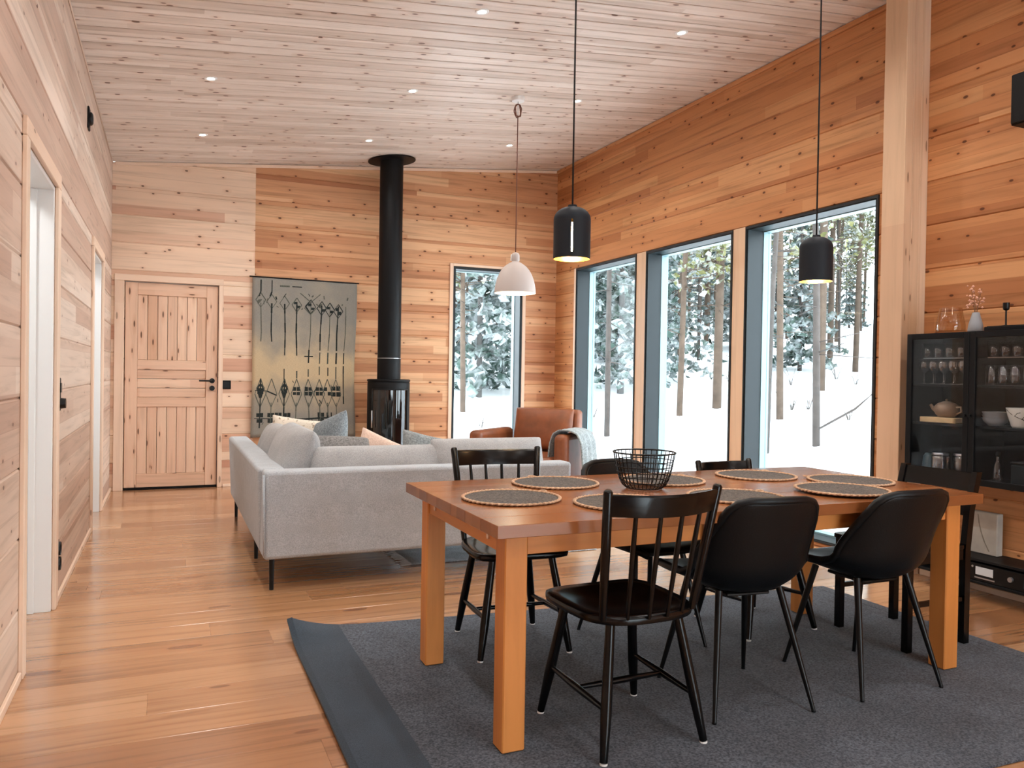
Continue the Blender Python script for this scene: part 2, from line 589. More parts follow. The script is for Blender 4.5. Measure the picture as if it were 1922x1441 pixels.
def snow_mat():
    k = NT('fresh_snow')
    f = k.noise(k.obj(), 0.8, 5.0)
    k.put(k.b.inputs['Base Color'], k.ramp(f, [(0.3, (0.86, 0.89, 0.93, 1)), (0.7, (0.93, 0.95, 0.97, 1))]))
    k.b.inputs['Roughness'].default_value = 0.9
    k.b.inputs['Specular IOR Level'].default_value = 0.1
    k.bump(f, 0.3, 0.1)
    return k.m


M['snow'] = snow_mat()


def needles(name, green, green2, snow=0.5):
    """needle sprays with snow lying on them in clumps"""
    k = NT(name)
    o = k.obj()
    f = k.noise(o, 3.2, 4.0, 0.65)
    s = k.noise(o, 2.9, 5.0, 0.7)
    c = k.ramp(f, [(0.3, green), (0.7, green2)])
    c = k.mix(k.ramp(s, [(snow - 0.10, (0, 0, 0, 1)), (snow + 0.10, (1, 1, 1, 1))]), c, (0.46, 0.49, 0.51, 1))
    k.put(k.b.inputs['Base Color'], c)
    k.b.inputs['Roughness'].default_value = 0.9
    k.b.inputs['Specular IOR Level'].default_value = 0.1
    return k.m


M['needle_pine'] = needles('pine_needles_snowy', srgb(76, 82, 52), srgb(126, 124, 82), 0.56)
M['needle_spruce'] = needles('spruce_needles_snowy', srgb(52, 70, 64), srgb(94, 112, 104), 0.53)


def textile_mat():
    k = NT('wall_hanging_weave')
    o = k.obj()
    P = k.sep(o)
    w1 = k.noise(k.vec(k.math('MULTIPLY', P[0], 60.0), 0.0, k.math('MULTIPLY', P[2], 420.0)), 1.0, 2.0)
    f = k.noise(o, 3.2, 4.0)
    # the dye is sandy in the middle field and greyer above and below
    zb_ = k.math('ABSOLUTE', k.math('MULTIPLY', k.math('SUBTRACT', P[2], 1.22), 1.55))
    f = k.math('ADD', k.math('MULTIPLY', f, 0.75), k.math('MULTIPLY', k.math('MAXIMUM', k.math('SUBTRACT', 0.62, zb_), -0.18), 0.62))
    c = k.ramp(f, [(0.25, srgb(140, 136, 128)), (0.45, srgb(158, 148, 132)), (0.68, srgb(196, 174, 140))])
    c = k.mix(1.0, c, k.ramp(w1, [(0.3, (.86, .86, .86, 1)), (0.7, (1.08, 1.08, 1.08, 1))]), 'MULTIPLY')
    k.put(k.b.inputs['Base Color'], c)
    k.b.inputs['Roughness'].default_value = 0.95
    k.bump(w1, 0.3, 0.003)
    return k.m


M['textile'] = textile_mat()


def speckle_mat():
    k = NT('pillow_cream_speckled')
    o = k.obj()
    f = k.noise(o, 55, 3.0)
    k.put(k.b.inputs['Base Color'], k.ramp(f, [(0.55, srgb(224, 214, 198)), (0.66, srgb(150, 132, 108))]))
    k.b.inputs['Roughness'].default_value = 0.95
    return k.m


M['pillow_cream'] = speckle_mat()


# ================================================================ THE SETTING
# ---------------------------------------------------------------- log walls
def log_mesh(length, z0, z1, thick, top=None, ch=0.007, cap_top=None):
    """horizontal timber, room face at local y=0 towards -Y, length along +X; top(x) trims it under the ceiling"""
    xs = [0.0, length]
    if top:
        # where the sloping ceiling crosses the timber's top edge
        za, zb = top(0.0), top(length)
        if (za - z1) * (zb - z1) < 0:
            xs.insert(1, length * (z1 - za) / (zb - za))
    vv, ff = [], []
    for x in xs:
        zt = min(z1, top(x)) if top else z1
        zt = max(zt, z0 + 0.002)
        c = min(ch, (zt - z0) / 3)
        vv += [(x, c, z0), (x, 0, z0 + c), (x, 0, zt - c), (x, c, zt), (x, thick, zt), (x, thick, z0)]
    n = 6
    for k in range(len(xs) - 1):
        for i in range(n):
            j = (i + 1) % n
            ff.append((k * n + i, (k + 1) * n + i, (k + 1) * n + j, k * n + j))
    ff.append(tuple(range(n)))
    ff.append(tuple(reversed([(len(xs) - 1) * n + i for i in range(n)])))
    mb = MB()
    mb.add(vv, ff)
    return mb


def wall(name, side, a0, a1, ztop, openings, mat, thick=0.134, sloped=False, minlen=0.02):
    """side L/R/B/F; a runs along Y for L and R and along X for B and F"""
    root = empty(name, (0, 0, 0), 0, kind='structure')
    tag(root, {'L': 'pale pine log wall with two doorways', 'R': 'orange pine log wall with tall windows', 'B': 'horizontal pine log end wall', 'F': 'pine log wall behind the viewer'}[side])
    zs = [0.0]
    while zs[-1] < ztop - 1e-4:
        zs.append(min(zs[-1] + LOG, ztop))
    cuts = sorted(set([round(z, 4) for z in zs] + [round(z, 4) for op in openings for z in op[2:4] if 0 < z < ztop]))
    # drop slivers that an opening edge would leave
    for z0, z1 in zip(cuts[:-1], cuts[1:]):
        zm = (z0 + z1) / 2
        iv = [(a0, a1)]
        for (o0, o1, oz0, oz1) in openings:
            if oz0 < zm < oz1:
                nv = []
                for (p, q) in iv:
                    if o1 <= p or o0 >= q:
                        nv.append((p, q))
                    else:
                        if o0 - p > minlen:
                            nv.append((p, o0))
                        if q - o1 > minlen:
                            nv.append((o1, q))
                iv = nv
        for (p, q) in iv:
            L = q - p
            top = None
            if sloped:
                def top(x, p=p):
                    return ceil_z(p + x) - 0.004
                if max(top(0), top(L)) < z0 + 0.02:
                    continue
                if top(0) < z0 + 0.01:
                    d = (z0 + 0.012 - top(0)) / 0.0976
                    p += d
                    L -= d

                    def top(x, p=p):
                        return ceil_z(p + x) - 0.004
            h = z1 - z0
            mb = log_mesh(L, -h / 2, h / 2, thick, (lambda x, t=top, zm=zm: t(x) - zm) if top else None)
            if side == 'L':
                loc, rz = (XL, p, zm), math.pi / 2
            elif side == 'R':
                loc, rz = (XR, q, zm), -math.pi / 2
            elif side == 'B':
                loc, rz = (p, YB, zm), 0
            else:
                loc, rz = (q, YF, zm), math.pi
            mb.build('wall_log', mat, root, loc=loc, rz=rz)
    return root


DOORS_L = [(3.585, 4.465, 0, 2.08), (6.555, 7.42, 0, 2.08)]
WIN_R = [(6.815, 8.09), (5.335, 6.635), (3.86, 5.175)]
WZ0, WZ1 = 0.03, 2.43
WIN_B = (2.985, 3.85)
wall('wall_left', 'L', YF, YB + 0.13, ceil_z(XL) - 0.004, [(a, b, z0, z1) for a, b, z0, z1 in DOORS_L], M['log_left'])
wall('wall_right', 'R', YF, YB + 0.13, ceil_z(XR) - 0.004, [(3.86, 8.09, 0.03, WZ1)], M['log_orange'])
SPLIT = 0.812
w = wall('wall_back', 'B', XL + 0.001, SPLIT, ceil_z(XR), [(-0.40, 0.465, 0, 2.055)], M['log_pale'], sloped=True)
tag(w, 'pale section of the log end wall around the pine door')
w = wall('wall_back_right', 'B', SPLIT, XR - 0.001, ceil_z(XR), [(WIN_B[0], WIN_B[1], WZ0, WZ1)], M['log_back'], sloped=True)
tag(w, 'warm orange section of the log end wall behind the stove')
w = wall('wall_front', 'F', XL + 0.001, XR - 0.001, ceil_z(XR), [(1.4, 4.1, 0.03, 2.43)], M['log_orange'], sloped=True)

# ---------------------------------------------------------------- floor planks
fl = empty('floor', kind='structure')
tag(fl, 'oiled oak plank floor')
PW = 0.2
y = YF
r = 0
while y < YB + 0.1:
    x = -1.95 - rnd.uniform(0.1, 1.9)
    while x < XR + 0.02:
        L = rnd.choice((1.8, 2.0, 2.2, 2.2))
        xa, xb = max(x, -1.95), min(x + L, XR + 0.02)
        if xb - xa > 0.08:
            ya, yb = y + 0.0006, min(y + PW, YB + 0.12) - 0.0006
            mb = MB().box((xa - xb, ya - yb, -0.03), (0, 0, 0), 0.0012)
            mb.v = [(p[0] + (xb - xa), p[1] + (yb - ya) / 2, p[2]) for p in mb.v]
            mb.build('floor_plank', M['floor'], fl, loc=(xa, (ya + yb) / 2, 0))
        x += L
    y += PW
    r += 1

# ---------------------------------------------------------------- ceiling boards
cl = empty('ceiling', kind='structure')
tag(cl, 'whitewashed pine board ceiling sloping up to the right')
ang = math.atan(0.0976)
BW = 0.125
y = YF
k = 0
Lc = (XR - XL + 0.1) / math.cos(ang)
while y < YB + 0.02:
    w_ = min(BW, YB + 0.02 - y)
    if w_ > 0.02:
        mb = MB()
        c = 0.009
        g_ = 0.0058
        prof = [(-w_ / 2 + g_, 0.02), (-w_ / 2 + g_, 0.003), (-w_ / 2 + c, 0), (w_ / 2 - c, 0), (w_ / 2 - g_, 0.003), (w_ / 2 - g_, 0.02)]
        vv = [(0, a, b) for a, b in prof] + [(Lc, a, b) for a, b in prof]
        n = len(prof)
        ff = [(i, (i + 1) % n, n + (i + 1) % n, n + i) for i in range(n)] + [tuple(range(n)), tuple(range(n, 2 * n))]
        mb.add(vv, ff)
        o = mb.build('ceiling_board', M['ceiling'], cl)
        o.location = (XL - 0.05, y + w_ / 2, ceil_z(XL - 0.05))
        o.rotation_euler = (0, -ang, 0)
    y += BW
# roof deck above the boards
rf = MB()
rf.add([(XL - 0.6, YF - 0.6, ceil_z(XL - 0.6) + 0.05), (XR + 0.75, YF - 0.6, ceil_z(XR + 0.75) + 0.05), (XR + 0.75, YB + 0.9, ceil_z(XR + 0.75) + 0.05), (XL - 0.6, YB + 0.9, ceil_z(XL - 0.6) + 0.05),
        (XL - 0.6, YF - 0.6, ceil_z(XL - 0.6) + 0.3), (XR + 0.75, YF - 0.6, ceil_z(XR + 0.75) + 0.3), (XR + 0.75, YB + 0.9, ceil_z(XR + 0.75) + 0.3), (XL - 0.6, YB + 0.9, ceil_z(XL - 0.6) + 0.3)],
       [(0, 3, 2, 1), (4, 5, 6, 7), (0, 1, 5, 4), (1, 2, 6, 5), (2, 3, 7, 6), (3, 0, 4, 7)])
o = rf.build('roof', M['white_wall'])
tag(o, 'roof deck above the board ceiling', kind='structure')

# ---------------------------------------------------------------- mouldings
def strip(name, a, b, mat, label, ch=0.003, parent=None):
    """board with its grain along the longest side"""
    a, b = Vector(a), Vector(b)
    d = b - a
    c = (a + b) / 2
    m = max(range(3), key=lambda i: abs(d[i]))
    hx = [abs(d[i]) / 2 for i in range(3)]
    mb = MB()
    if m == 0:
        mb.box((-hx[0], -hx[1], -hx[2]), (hx[0], hx[1], hx[2]), ch)
        rot = (0, 0, 0)
    elif m == 1:
        mb.box((-hx[1], -hx[0], -hx[2]), (hx[1], hx[0], hx[2]), ch)
        rot = (0, 0, math.pi / 2)
    else:
        mb.box((-hx[2], -hx[1], -hx[0]), (hx[2], hx[1], hx[0]), ch)
        rot = (0, math.pi / 2, 0)
    o = mb.build(name, mat, parent)
    o.location = c
    o.rotation_euler = rot
    if label and not parent:
        tag(o, label, kind='structure')
    return o


strip('baseboard_left', (XL, YF, 0), (XL + 0.014, 3.50, 0.035), M['trim'], 'thin pine base strip along the near left wall')
strip('baseboard_left', (XL, 4.56, 0), (XL + 0.014, 6.48, 0.035), M['trim'], 'thin pine base strip between the two doorways')
strip('baseboard_left', (XL, 7.5, 0), (XL + 0.014, YB, 0.035), M['trim'], 'thin pine base strip before the end wall')
strip('baseboard_right', (XR - 0.012, YF, 0), (XR, 3.49, 0.035), M['trim'], 'thin pine base strip under the black cabinet')
strip('baseboard_back', (0.52, YB - 0.014, 0), (XR - 0.01, YB, 0.03), M['trim'], 'thin pine base strip on the end wall')
strip('trim_1', (XL, YF, ceil_z(XL) - 0.022), (XL + 0.008, YB, ceil_z(XL) - 0.006), M['log_left'], 'pine moulding along the left edge of the ceiling')
strip('trim_2', (XR - 0.02, YF, ceil_z(XR) - 0.04), (XR, YB, ceil_z(XR) - 0.008), M['log_orange'], 'pine moulding along the right edge of the ceiling')
# moulding on the end wall follows the slope
t3 = MB().box((0, -0.02, -0.035), ((XR - XL - 0.05) / math.cos(ang), 0, -0.006), 0.003).build('trim_3', M['trim'])
t3.location = (XL + 0.025, YB, ceil_z(XL + 0.025))
t3.rotation_euler = (0, -ang, 0)
tag(t3, 'pine moulding where the end wall meets the ceiling', kind='structure')

# round-edged glulam post
pr = empty('column', (4.2, 3.5825, 0), kind='structure')
tag(pr, 'pale glued pine post beside the right window')
for nm, xa, xb in (('post_lamella', -0.1, -0.0335), ('post_lamella', -0.0325, 0.033), ('post_lamella', 0.034, 0.1)):
    H = ceil_z(4.2) - 0.02
    mb = MB().box((0, -0.0825, xa), (H, 0.0825, xb), 0.003)
    o = mb.build(nm, M['post'], pr)
    o.rotation_euler = (0, -math.pi / 2, 0)

# ---------------------------------------------------------------- windows
def window(name, label, loc, rz, width, z0, z1, depth=0.2):
    """local: x along the wall 0..width, y outwards, room face y=0"""
    root = empty(name, loc, rz, kind='structure')
    tag(root, label)
    t = 0.028
    for nm, a, b in (('frame_side', (0, -0.006, z0), (t, depth - 0.05, z1)), ('frame_side', (width - t, -0.006, z0), (width, depth - 0.05, z1)),
                     ('frame_head', (t, -0.006, z1 - t), (width - t, depth - 0.05, z1)), ('frame_sill', (t, -0.006, z0), (width - t, depth - 0.05, z0 + 0.02))):
        MB().box(a, b, 0.002).build(nm, M['frame_dark'], root)
    s = 0.034
    y0, y1 = depth - 0.05, depth + 0.03
    for nm, a, b in (('sash_side', (0, y0, z0), (s, y1, z1)), ('sash_side', (width - s, y0, z0), (width, y1, z1)),
                     ('sash_head', (s, y0, z1 - s), (width - s, y1, z1)), ('sash_bottom', (s, y0, z0), (width - s, y1, z0 + s))):
        MB().box(a, b, 0.002).build(nm, M['frame_light'], root)
    MB().box((s, y1 - 0.03, z0 + s), (width - s, y1 - 0.022, z1 - s)).build('pane', M['pane'], root)
    # black gasket line on the room side
    g = 0.012
    for a, b in (((0, -0.012, z0), (g, -0.006, z1)), ((width - g, -0.012, z0), (width, -0.006, z1)), ((g, -0.012, z1 - g * 1.6), (width - g, -0.006, z1)), ((g, -0.012, z0), (width - g, -0.006, z0 + g))):
        MB().box(a, b).build('edge_strip', M['frame_black'], root)
    return root


names = ('tall dark-framed window nearest the end wall corner', 'middle tall dark-framed window in the right wall', 'tall dark-framed window beside the pine post')
for i, (a, b) in enumerate(WIN_R):
    window('window_%d' % (i + 1), names[i], (XR, b, 0), -math.pi / 2, b - a, WZ0, WZ1 - 0.004)
window('window_4', 'narrow tall dark-framed window in the end wall', (WIN_B[0], YB, 0), 0, WIN_B[1] - WIN_B[0], WZ0, WZ1 - 0.004)
for i in range(2):  # unseen glazing, added and sized to let in fill daylight
    window('window_%d' % (5 + i), ('unseen glazed bay added behind the viewer for daylight fill, ' + ('right', 'left')[i]), (4.1 - i * 1.35, YF, 0), math.pi, 1.35, WZ0, WZ1 - 0.004)
# pine uprights between the windows and thin casings
strip('trim_4', (XR - 0.004, 6.635, WZ0), (XR + 0.2, 6.815, WZ1), M['post'], 'pine upright between the first and second tall window')
strip('trim_5', (XR - 0.004, 5.175, WZ0), (XR + 0.2, 5.335, WZ1), M['post'], 'pine upright between the second and third tall window')
strip('trim_6', (XR - 0.012, 8.092, 0.03), (XR, 8.135, WZ1), M['trim'], 'slim pine casing left of the right wall windows')
strip('trim_7', (WIN_B[0] - 0.045, YB - 0.014, 0.03), (WIN_B[0] - 0.002, YB, WZ1 + 0.03), M['trim'], 'slim pine casing left of the narrow window')
strip('trim_8', (WIN_B[1] + 0.002, YB - 0.014, 0.03), (WIN_B[1] + 0.045, YB, WZ1 + 0.03), M['trim'], 'slim pine casing right of the narrow window')
strip('trim_9', (WIN_B[0] - 0.002, YB - 0.014, WZ1 + 0.001), (WIN_B[1] + 0.002, YB, WZ1 + 0.03), M['trim'], 'slim pine casing above the narrow window')

# ---------------------------------------------------------------- pine door in the end wall
d1 = empty('door_1', (0, YB, 0), kind='structure')
tag(d1, 'knotty pine panel door in the end wall')
strip('casing', (-0.487, -0.018, 0), (-0.402, 0, 2.055), M['trim'], None, parent=d1)
strip('casing', (0.467, -0.018, 0), (0.51, 0, 2.055), M['trim'], None, parent=d1)
strip('casing', (-0.487, -0.018, 2.056), (0.51, 0, 2.118), M['trim'], None, parent=d1)
leaf = empty('leaf', (0, 0.012, 0), parent=d1)
LX0, LX1, LZ0, LZ1 = -0.393, 0.458, 0.022, 2.046
y0, y1 = 0.0, 0.045


def lb(nm, a, b, yf=0.0, parent=leaf, mat=None):
    return strip(nm, (a[0], yf, a[1]), (b[0], y1, b[1]), mat or M['door'], None, 0.004, parent=parent)


PX0, PX1 = -0.283, 0.350
lb('stile', (LX0, LZ0), (PX0, LZ1))
lb('stile', (PX1, LZ0), (LX1, LZ1))
lb('rail', (PX0, 1.925), (PX1, LZ1))
lb('rail', (PX0, 1.19), (PX1, 1.285))
lb('rail', (PX0, 0.82), (PX1, 0.915))
lb('rail', (PX0, LZ0), (PX1, 0.155))
for z0, z1 in ((1.285, 1.925), (0.155, 0.82)):
    for i in range(7):
        a = PX0 + (PX1 - PX0) * i / 7
        b = PX0 + (PX1 - PX0) * (i + 1) / 7
        lb('panel_board', (a + 0.002, z0), (b - 0.002, z1), 0.012)
for i in range(3):
    lb('panel_board', (PX0, 0.915 + i * 0.0917 + 0.002), (PX1, 0.915 + (i + 1) * 0.0917 - 0.002), 0.012)
MB().box((LX0 - 0.006, 0.0, 0.0), (LX1 + 0.006, 0.1, 0.02)).build('threshold', M['black_matt'], d1)
MB().box((LX0 - 0.02, 0.06, 0.0), (LX1 + 0.02, 0.13, 2.055)).build('backing', M['white_wall'], d1)
hd = MB()
hd.cyl((0.41, 0.012, 1.085), (0.41, -0.045, 1.085), 0.011, n=12)
hd.cyl((0.415, -0.042, 1.085), (0.285, -0.042, 1.085), 0.0085, n=10)
hd.cyl((0.41, 0.012, 1.085), (0.41, 0.004, 1.085), 0.026, n=20)
hd.build('door_handle', M['black_steel'], d1, smooth=True, angle=40)
hd = MB()
hd.cyl((0.41, 0.012, 1.01), (0.41, -0.008, 1.01), 0.026, n=20)
hd.build('lock_cylinder', M['black_steel'], d1, smooth=True, angle=40)

# ---------------------------------------------------------------- doorways in the left wall
def doorway(name, label, ya, yb, zt):
    root = empty(name, (XL, 0, 0), kind='structure')
    tag(root, label)
    c = 0.075
    strip('casing', (0, ya - c, 0), (0.018, ya - 0.001, zt), M['trim'], None, parent=root)
    strip('casing', (0, yb + 0.001, 0), (0.018, yb + c + 0.02, zt), M['trim'], None, parent=root)
    strip('casing', (0, ya - c, zt + 0.001), (0.018, yb + c + 0.02, zt + c), M['trim'], None, parent=root)
    # white lining of the opening, with a stop bead
    dpt = -0.17
    MB().box((dpt, yb - 0.02, 0), (-0.001, yb, zt), 0.002).build('door_lining', M['white'], root)
    MB().box((dpt, ya, 0), (-0.001, ya + 0.02, zt), 0.002).build('door_lining', M['white'], root)
    MB().box((dpt, ya + 0.021, zt - 0.02), (-0.001, yb - 0.021, zt), 0.002).build('door_lining', M['white'], root)
    MB().box((-0.10, yb - 0.034, 0), (-0.072, yb - 0.021, zt - 0.021), 0.002).build('stop_bead', M['white'], root)
    # the white leaf stands open into the side room
    lf = MB()
    lf.box((dpt - 0.85, yb - 0.065, 0.012), (dpt - 0.012, yb - 0.025, zt - 0.03), 0.003)
    lfo = lf.build('door_leaf', M['white'], root)
    for k in range(3):
        MB().cyl((dpt - 0.006, yb - 0.045, 0.25 + k * 0.75), (dpt - 0.006, yb - 0.045, 0.35 + k * 0.75), 0.008, n=10).build('hinge', M['black_steel'], root, smooth=True, angle=40)
    return root


doorway('door_2', 'open doorway with white lining nearest the viewer in the left wall', *DOORS_L[0][:2], DOORS_L[0][3])
doorway('door_3', 'open doorway with white lining farther along the left wall', *DOORS_L[1][:2], DOORS_L[1][3])
# unseen walls behind the doorways, put in to block outside light
sr = empty('side_room_light_block', kind='structure')
tag(sr, 'unseen white side room walls added behind the doorways to block light')
MB().box((-2.05, YF, 0), (-1.95, YB + 0.1, 2.6)).build('wall_panel', M['white_wall'], sr)
MB().box((-1.95, YF, 2.5), (XL - 0.134, YB + 0.1, 2.6)).build('wall_panel', M['white_wall'], sr)
for yy in (YF, 2.4, 5.5, YB):
    MB().box((-1.95, yy, 0), (XL - 0.136, yy + 0.1, 2.5)).build('wall_panel', M['white_wall'], sr)

# unseen fill lamps added in the side rooms to brighten the white door linings
for yy, lab in ((4.1, 'unseen round fill lamp added in the side room behind the near doorway'), (7.0, 'unseen round fill lamp added in the side room behind the far doorway')):
    sl_ = empty('fill_lamp', (-1.15, yy - 0.35, 2.5), 0, lab, 'fill lamp')
    MB().lathe([(0.0005, -0.07), (0.10, -0.065), (0.14, -0.045), (0.15, -0.02)], n=32).build('diffuser', M['fill_glow'], sl_, smooth=True)
    MB().lathe([(0.15, -0.02), (0.155, -0.01), (0.155, 0.0)], n=32).build('ring', M['white'], sl_, smooth=True)


# ---------------------------------------------------------------- ceiling downlights
GX = (0.257, 1.742, 3.207)
GY = (7.56, 6.08, 4.57, 3.07, 1.58, 0.08, -1.42)
POS = {0: 'row nearest the end wall', 1: 'second row from the end wall', 2: 'row nearest the viewer in view'}
SIDE = ('left', 'middle', 'right')


def downlight(x, y, label):
    root = empty('ceiling_downlight', (x, y, ceil_z(x)), 0, label, 'downlight', 'recessed ceiling downlights')
    root.rotation_euler = (0, -ang, 0)
    MB().lathe([(0.026, -0.001), (0.028, -0.005), (0.040, -0.006), (0.044, -0.003), (0.044, 0.0)], n=28).build('trim_ring', M['white'], root, smooth=True, angle=40)
    MB().lathe([(0.0005, -0.0022), (0.026, -0.002)], n=28).build('lens', M['led'], root)
    ld = bpy.data.lights.new('downlight_beam', 'SPOT')
    ld.energy = DOWNLIGHT_W
    ld.color = (1.0, 0.97, 0.93)
    ld.spot_size = math.radians(150)
    ld.spot_blend = 0.9
    ld.shadow_soft_size = 0.05
    lo = bpy.data.objects.new('downlight_beam', ld)
    col.objects.link(lo)
    lo.parent = root
    lo.location = (0, 0, -0.02)
    return root


for j, yy in enumerate(GY):
    for i, xx in enumerate(GX):
        where = POS.get(j)
        lab = ('small round ceiling downlight, %s of the %s' % (SIDE[i], where)) if where else 'small round ceiling downlight above the top edge of the view, %s of %s row' % (SIDE[i], ('the first', 'the second', 'the third', 'the fourth')[j - 3])
        downlight(xx, yy, lab)


# ---------------------------------------------------------------- pendants
def lamp_light(parent, z, watts, color=(1.0, 0.78, 0.5), size=0.03):
    ld = bpy.data.lights.new('bulb_light', 'POINT')
    ld.energy = watts
    ld.color = color
    ld.shadow_soft_size = size
    lo = bpy.data.objects.new('bulb_light', ld)
    col.objects.link(lo)
    lo.parent = parent
    lo.location = (0, 0, z)


def bulb(parent, z, r=0.03):
    MB().lathe([(0.0005, z - r), (r * .6, z - r * .8), (r, z - r * .1), (r * .85, z + r * .55), (r * .45, z + r * 1.3), (r * .45, z + r * 2.0)], n=20).build('bulb', M['bulb'], parent, smooth=True)


def black_pendant(x, y, zb, ht, label, slit_dir=None):
    root = empty('pendant_lamp', (x, y, 0), 0, label, 'pendant lamp', 'black dome pendants over the table')
    r = 0.071
    rt = 0.022
    out = [(r, zb), (r, zb + ht - 0.048)]
    for i in range(1, 9):
        a = math.radians(90 * i / 8)
        out.append((rt - 0.01 + (r - rt + 0.01) * math.cos(a), zb + ht - 0.048 + 0.048 * math.sin(a)))
    inn = [(max(p - 0.003, 0.012), q - (0.003 if q > zb + ht - 0.05 else 0)) for p, q in out]
    if slit_dir is None:
        MB().lathe(out, n=40).build('shade', M['shade_black'], root, smooth=True, angle=60)
        MB().lathe(inn, n=40).build('gold_lining', M['gold'], root, smooth=True, angle=60)
    else:
        # a narrow slot is cut through the shade on one side
        zt0, zt1 = zb + 0.019, zb + ht - 0.057
        half = 0.003 / r
        mids = [(r, zt0), (r, zt1)]
        for nm, prof, mt in (('shade', out, M['shade_black']), ('gold_lining', inn, M['gold'])):
            mb = MB()
            rr = prof[0][0]
            mb.lathe([(rr, zb), (rr, zt0)], n=40, a0=slit_dir + half, a1=slit_dir + half + 2 * math.pi)
            mb.lathe([(rr, zt0), (rr, zt1)], n=40, a0=slit_dir + half, a1=slit_dir - half + 2 * math.pi)
            mb.lathe([(rr, zt1)] + prof[1:], n=40, a0=slit_dir + half, a1=slit_dir + half + 2 * math.pi)
            mb.build(nm, mt, root, smooth=True, angle=60)
    MB().lathe([(r, zb), (r - 0.003, zb)], n=40).build('shade_rim', M['gold'], root)
    MB().cyl((0, 0, zb + ht - 0.012), (0, 0, zb + ht + 0.008), 0.02, 0.017, n=20).build('cap', M['shade_black'], root, smooth=True, angle=40)
    MB().cyl((0, 0, zb + ht + 0.006), (0, 0, ceil_z(x) - 0.02), 0.0036, n=8).build('cord', M['cord_black'], root, smooth=True)
    MB().lathe([(0.0005, -0.03), (0.045, -0.028), (0.05, -0.02), (0.05, 0.004)], c=(0, 0, ceil_z(x)), n=24).build('canopy', M['shade_black'], root, smooth=True, angle=50)
    MB().cyl((0, 0, zb + 0.14), (0, 0, zb + ht - 0.012), 0.014, n=14).build('lamp_holder', M['black_matt'], root, smooth=True, angle=40)
    MB().lathe([(0.0005, zb + 0.028), (0.006, zb + 0.030), (0.0085, zb + 0.04), (0.0085, zb + 0.125), (0.004, zb + 0.14)], n=16).build('bulb', M['bulb'], root, smooth=True)
    lamp_light(root, zb + 0.03, PENDANT_W, size=0.02)
    return root


a = math.atan2(-2.70, -1.411)
black_pendant(1.411, 2.70, 1.644, 0.198, 'black dome pendant with a lit slit and gold inside, left of the pair', slit_dir=a)
black_pendant(2.631, 2.70, 1.633, 0.197, 'black dome pendant hanging in front of the window beside the post')

# pale bell pendant over the sofa
bp = empty('pendant_lamp', (2.655, 6.09, 0), 0, 'pale grey bell pendant on a brown cord above the sofa', 'pendant lamp')
zb = 1.878
prof = [(0.174, 0.0), (0.172, 0.03), (0.166, 0.07), (0.156, 0.11), (0.141, 0.15), (0.12, 0.19), (0.09, 0.225), (0.055, 0.25), (0.032, 0.262), (0.028, 0.268)]
MB().lathe([(p, zb + q) for p, q in prof], n=44).build('shade', M['shade_grey'], bp, smooth=True)
MB().lathe([(max(p - 0.003, 0.012), zb + q - 0.003 * (q > .05)) for p, q in prof], n=44).build('shade_lining', M['shade_in'], bp, smooth=True)
MB().lathe([(0.174, zb), (0.170, zb)], n=44).build('shade_rim', M['shade_in'], bp)
MB().lathe([(0.027, zb + 0.262), (0.034, zb + 0.275), (0.034, zb + 0.315), (0.026, zb + 0.335), (0.006, zb + 0.342)], n=24).build('neck', M['shade_grey'], bp, smooth=True, angle=50)
for s in (-1, 1):
    MB().cyl((0.03 * s, 0.02, zb + 0.272), (0.026 * s, 0.02, zb + 0.325), 0.008, n=8).build('neck_rib', M['white'], bp, smooth=True)
MB().cyl((0, 0, zb + 0.34), (0, 0, 3.36), 0.0045, n=8).build('cord', M['cord_brown'], bp, smooth=True)
pts = []
for i in range(54):
    t = i / 53 * 2 * math.pi * 4
    pts.append((0.028 * math.sin(t) + 0.004 * math.sin(i * 1.7), 0.012 * math.sin(t * 0.5), 3.40 + 0.055 * math.cos(t) + 0.004 * math.cos(i * 2.3)))
MB().tube(pts, 0.0042, 6).build('cord_coil', M['cord_brown'], bp, smooth=True)
MB().tube([(0, 0, 3.35), (0, 0, 3.45), (0.0, 0, ceil_z(2.655) - 0.03)], 0.003, 6).build('hook', M['steel'], bp, smooth=True)
MB().lathe([(0.0005, -0.035), (0.05, -0.033), (0.055, -0.025), (0.055, 0.004)], c=(0, 0, ceil_z(2.655)), n=24).build('canopy', M['white'], bp, smooth=True, angle=50)
bulb(bp, zb + 0.10, 0.035)
lamp_light(bp, zb + 0.05, PENDANT_W)


# ================================================================ DINING AREA
# ---------------------------------------------------------------- big charcoal rug
RUGZ = 0.008
rg = empty('dining_rug', (0, 0, 0), 0, 'large charcoal woven rug with a navy end band under the dining table', 'rug')


def rug_far(x):
    return 3.735 - 0.095 * (x - 0.53)


def rug_near(x):
    return 1.70 - 0.03 * (x - 0.5)


def rug_pt(x, v, lift=0.0):
    yn, yf = rug_near(x), rug_far(x)
    y = yn + (yf - yn) * v
    z = 0.0025 + 0.0022 * noise.noise(Vector((x * 2.0, y * 2.0, 3.1)))
    # the back left corner curls up
    dx, dy = x - 0.535, yf - y
    c = max(0.0, 1 - math.hypot(dx * 1.0, dy * 0.8) / 0.30)
    z += 0.05 * c * c
    e = max(0.0, 1 - dx / 0.05)
    z += 0.006 * e * (0.5 + 0.5 * math.sin(y * 5.0))
    return (x, y, z + lift)


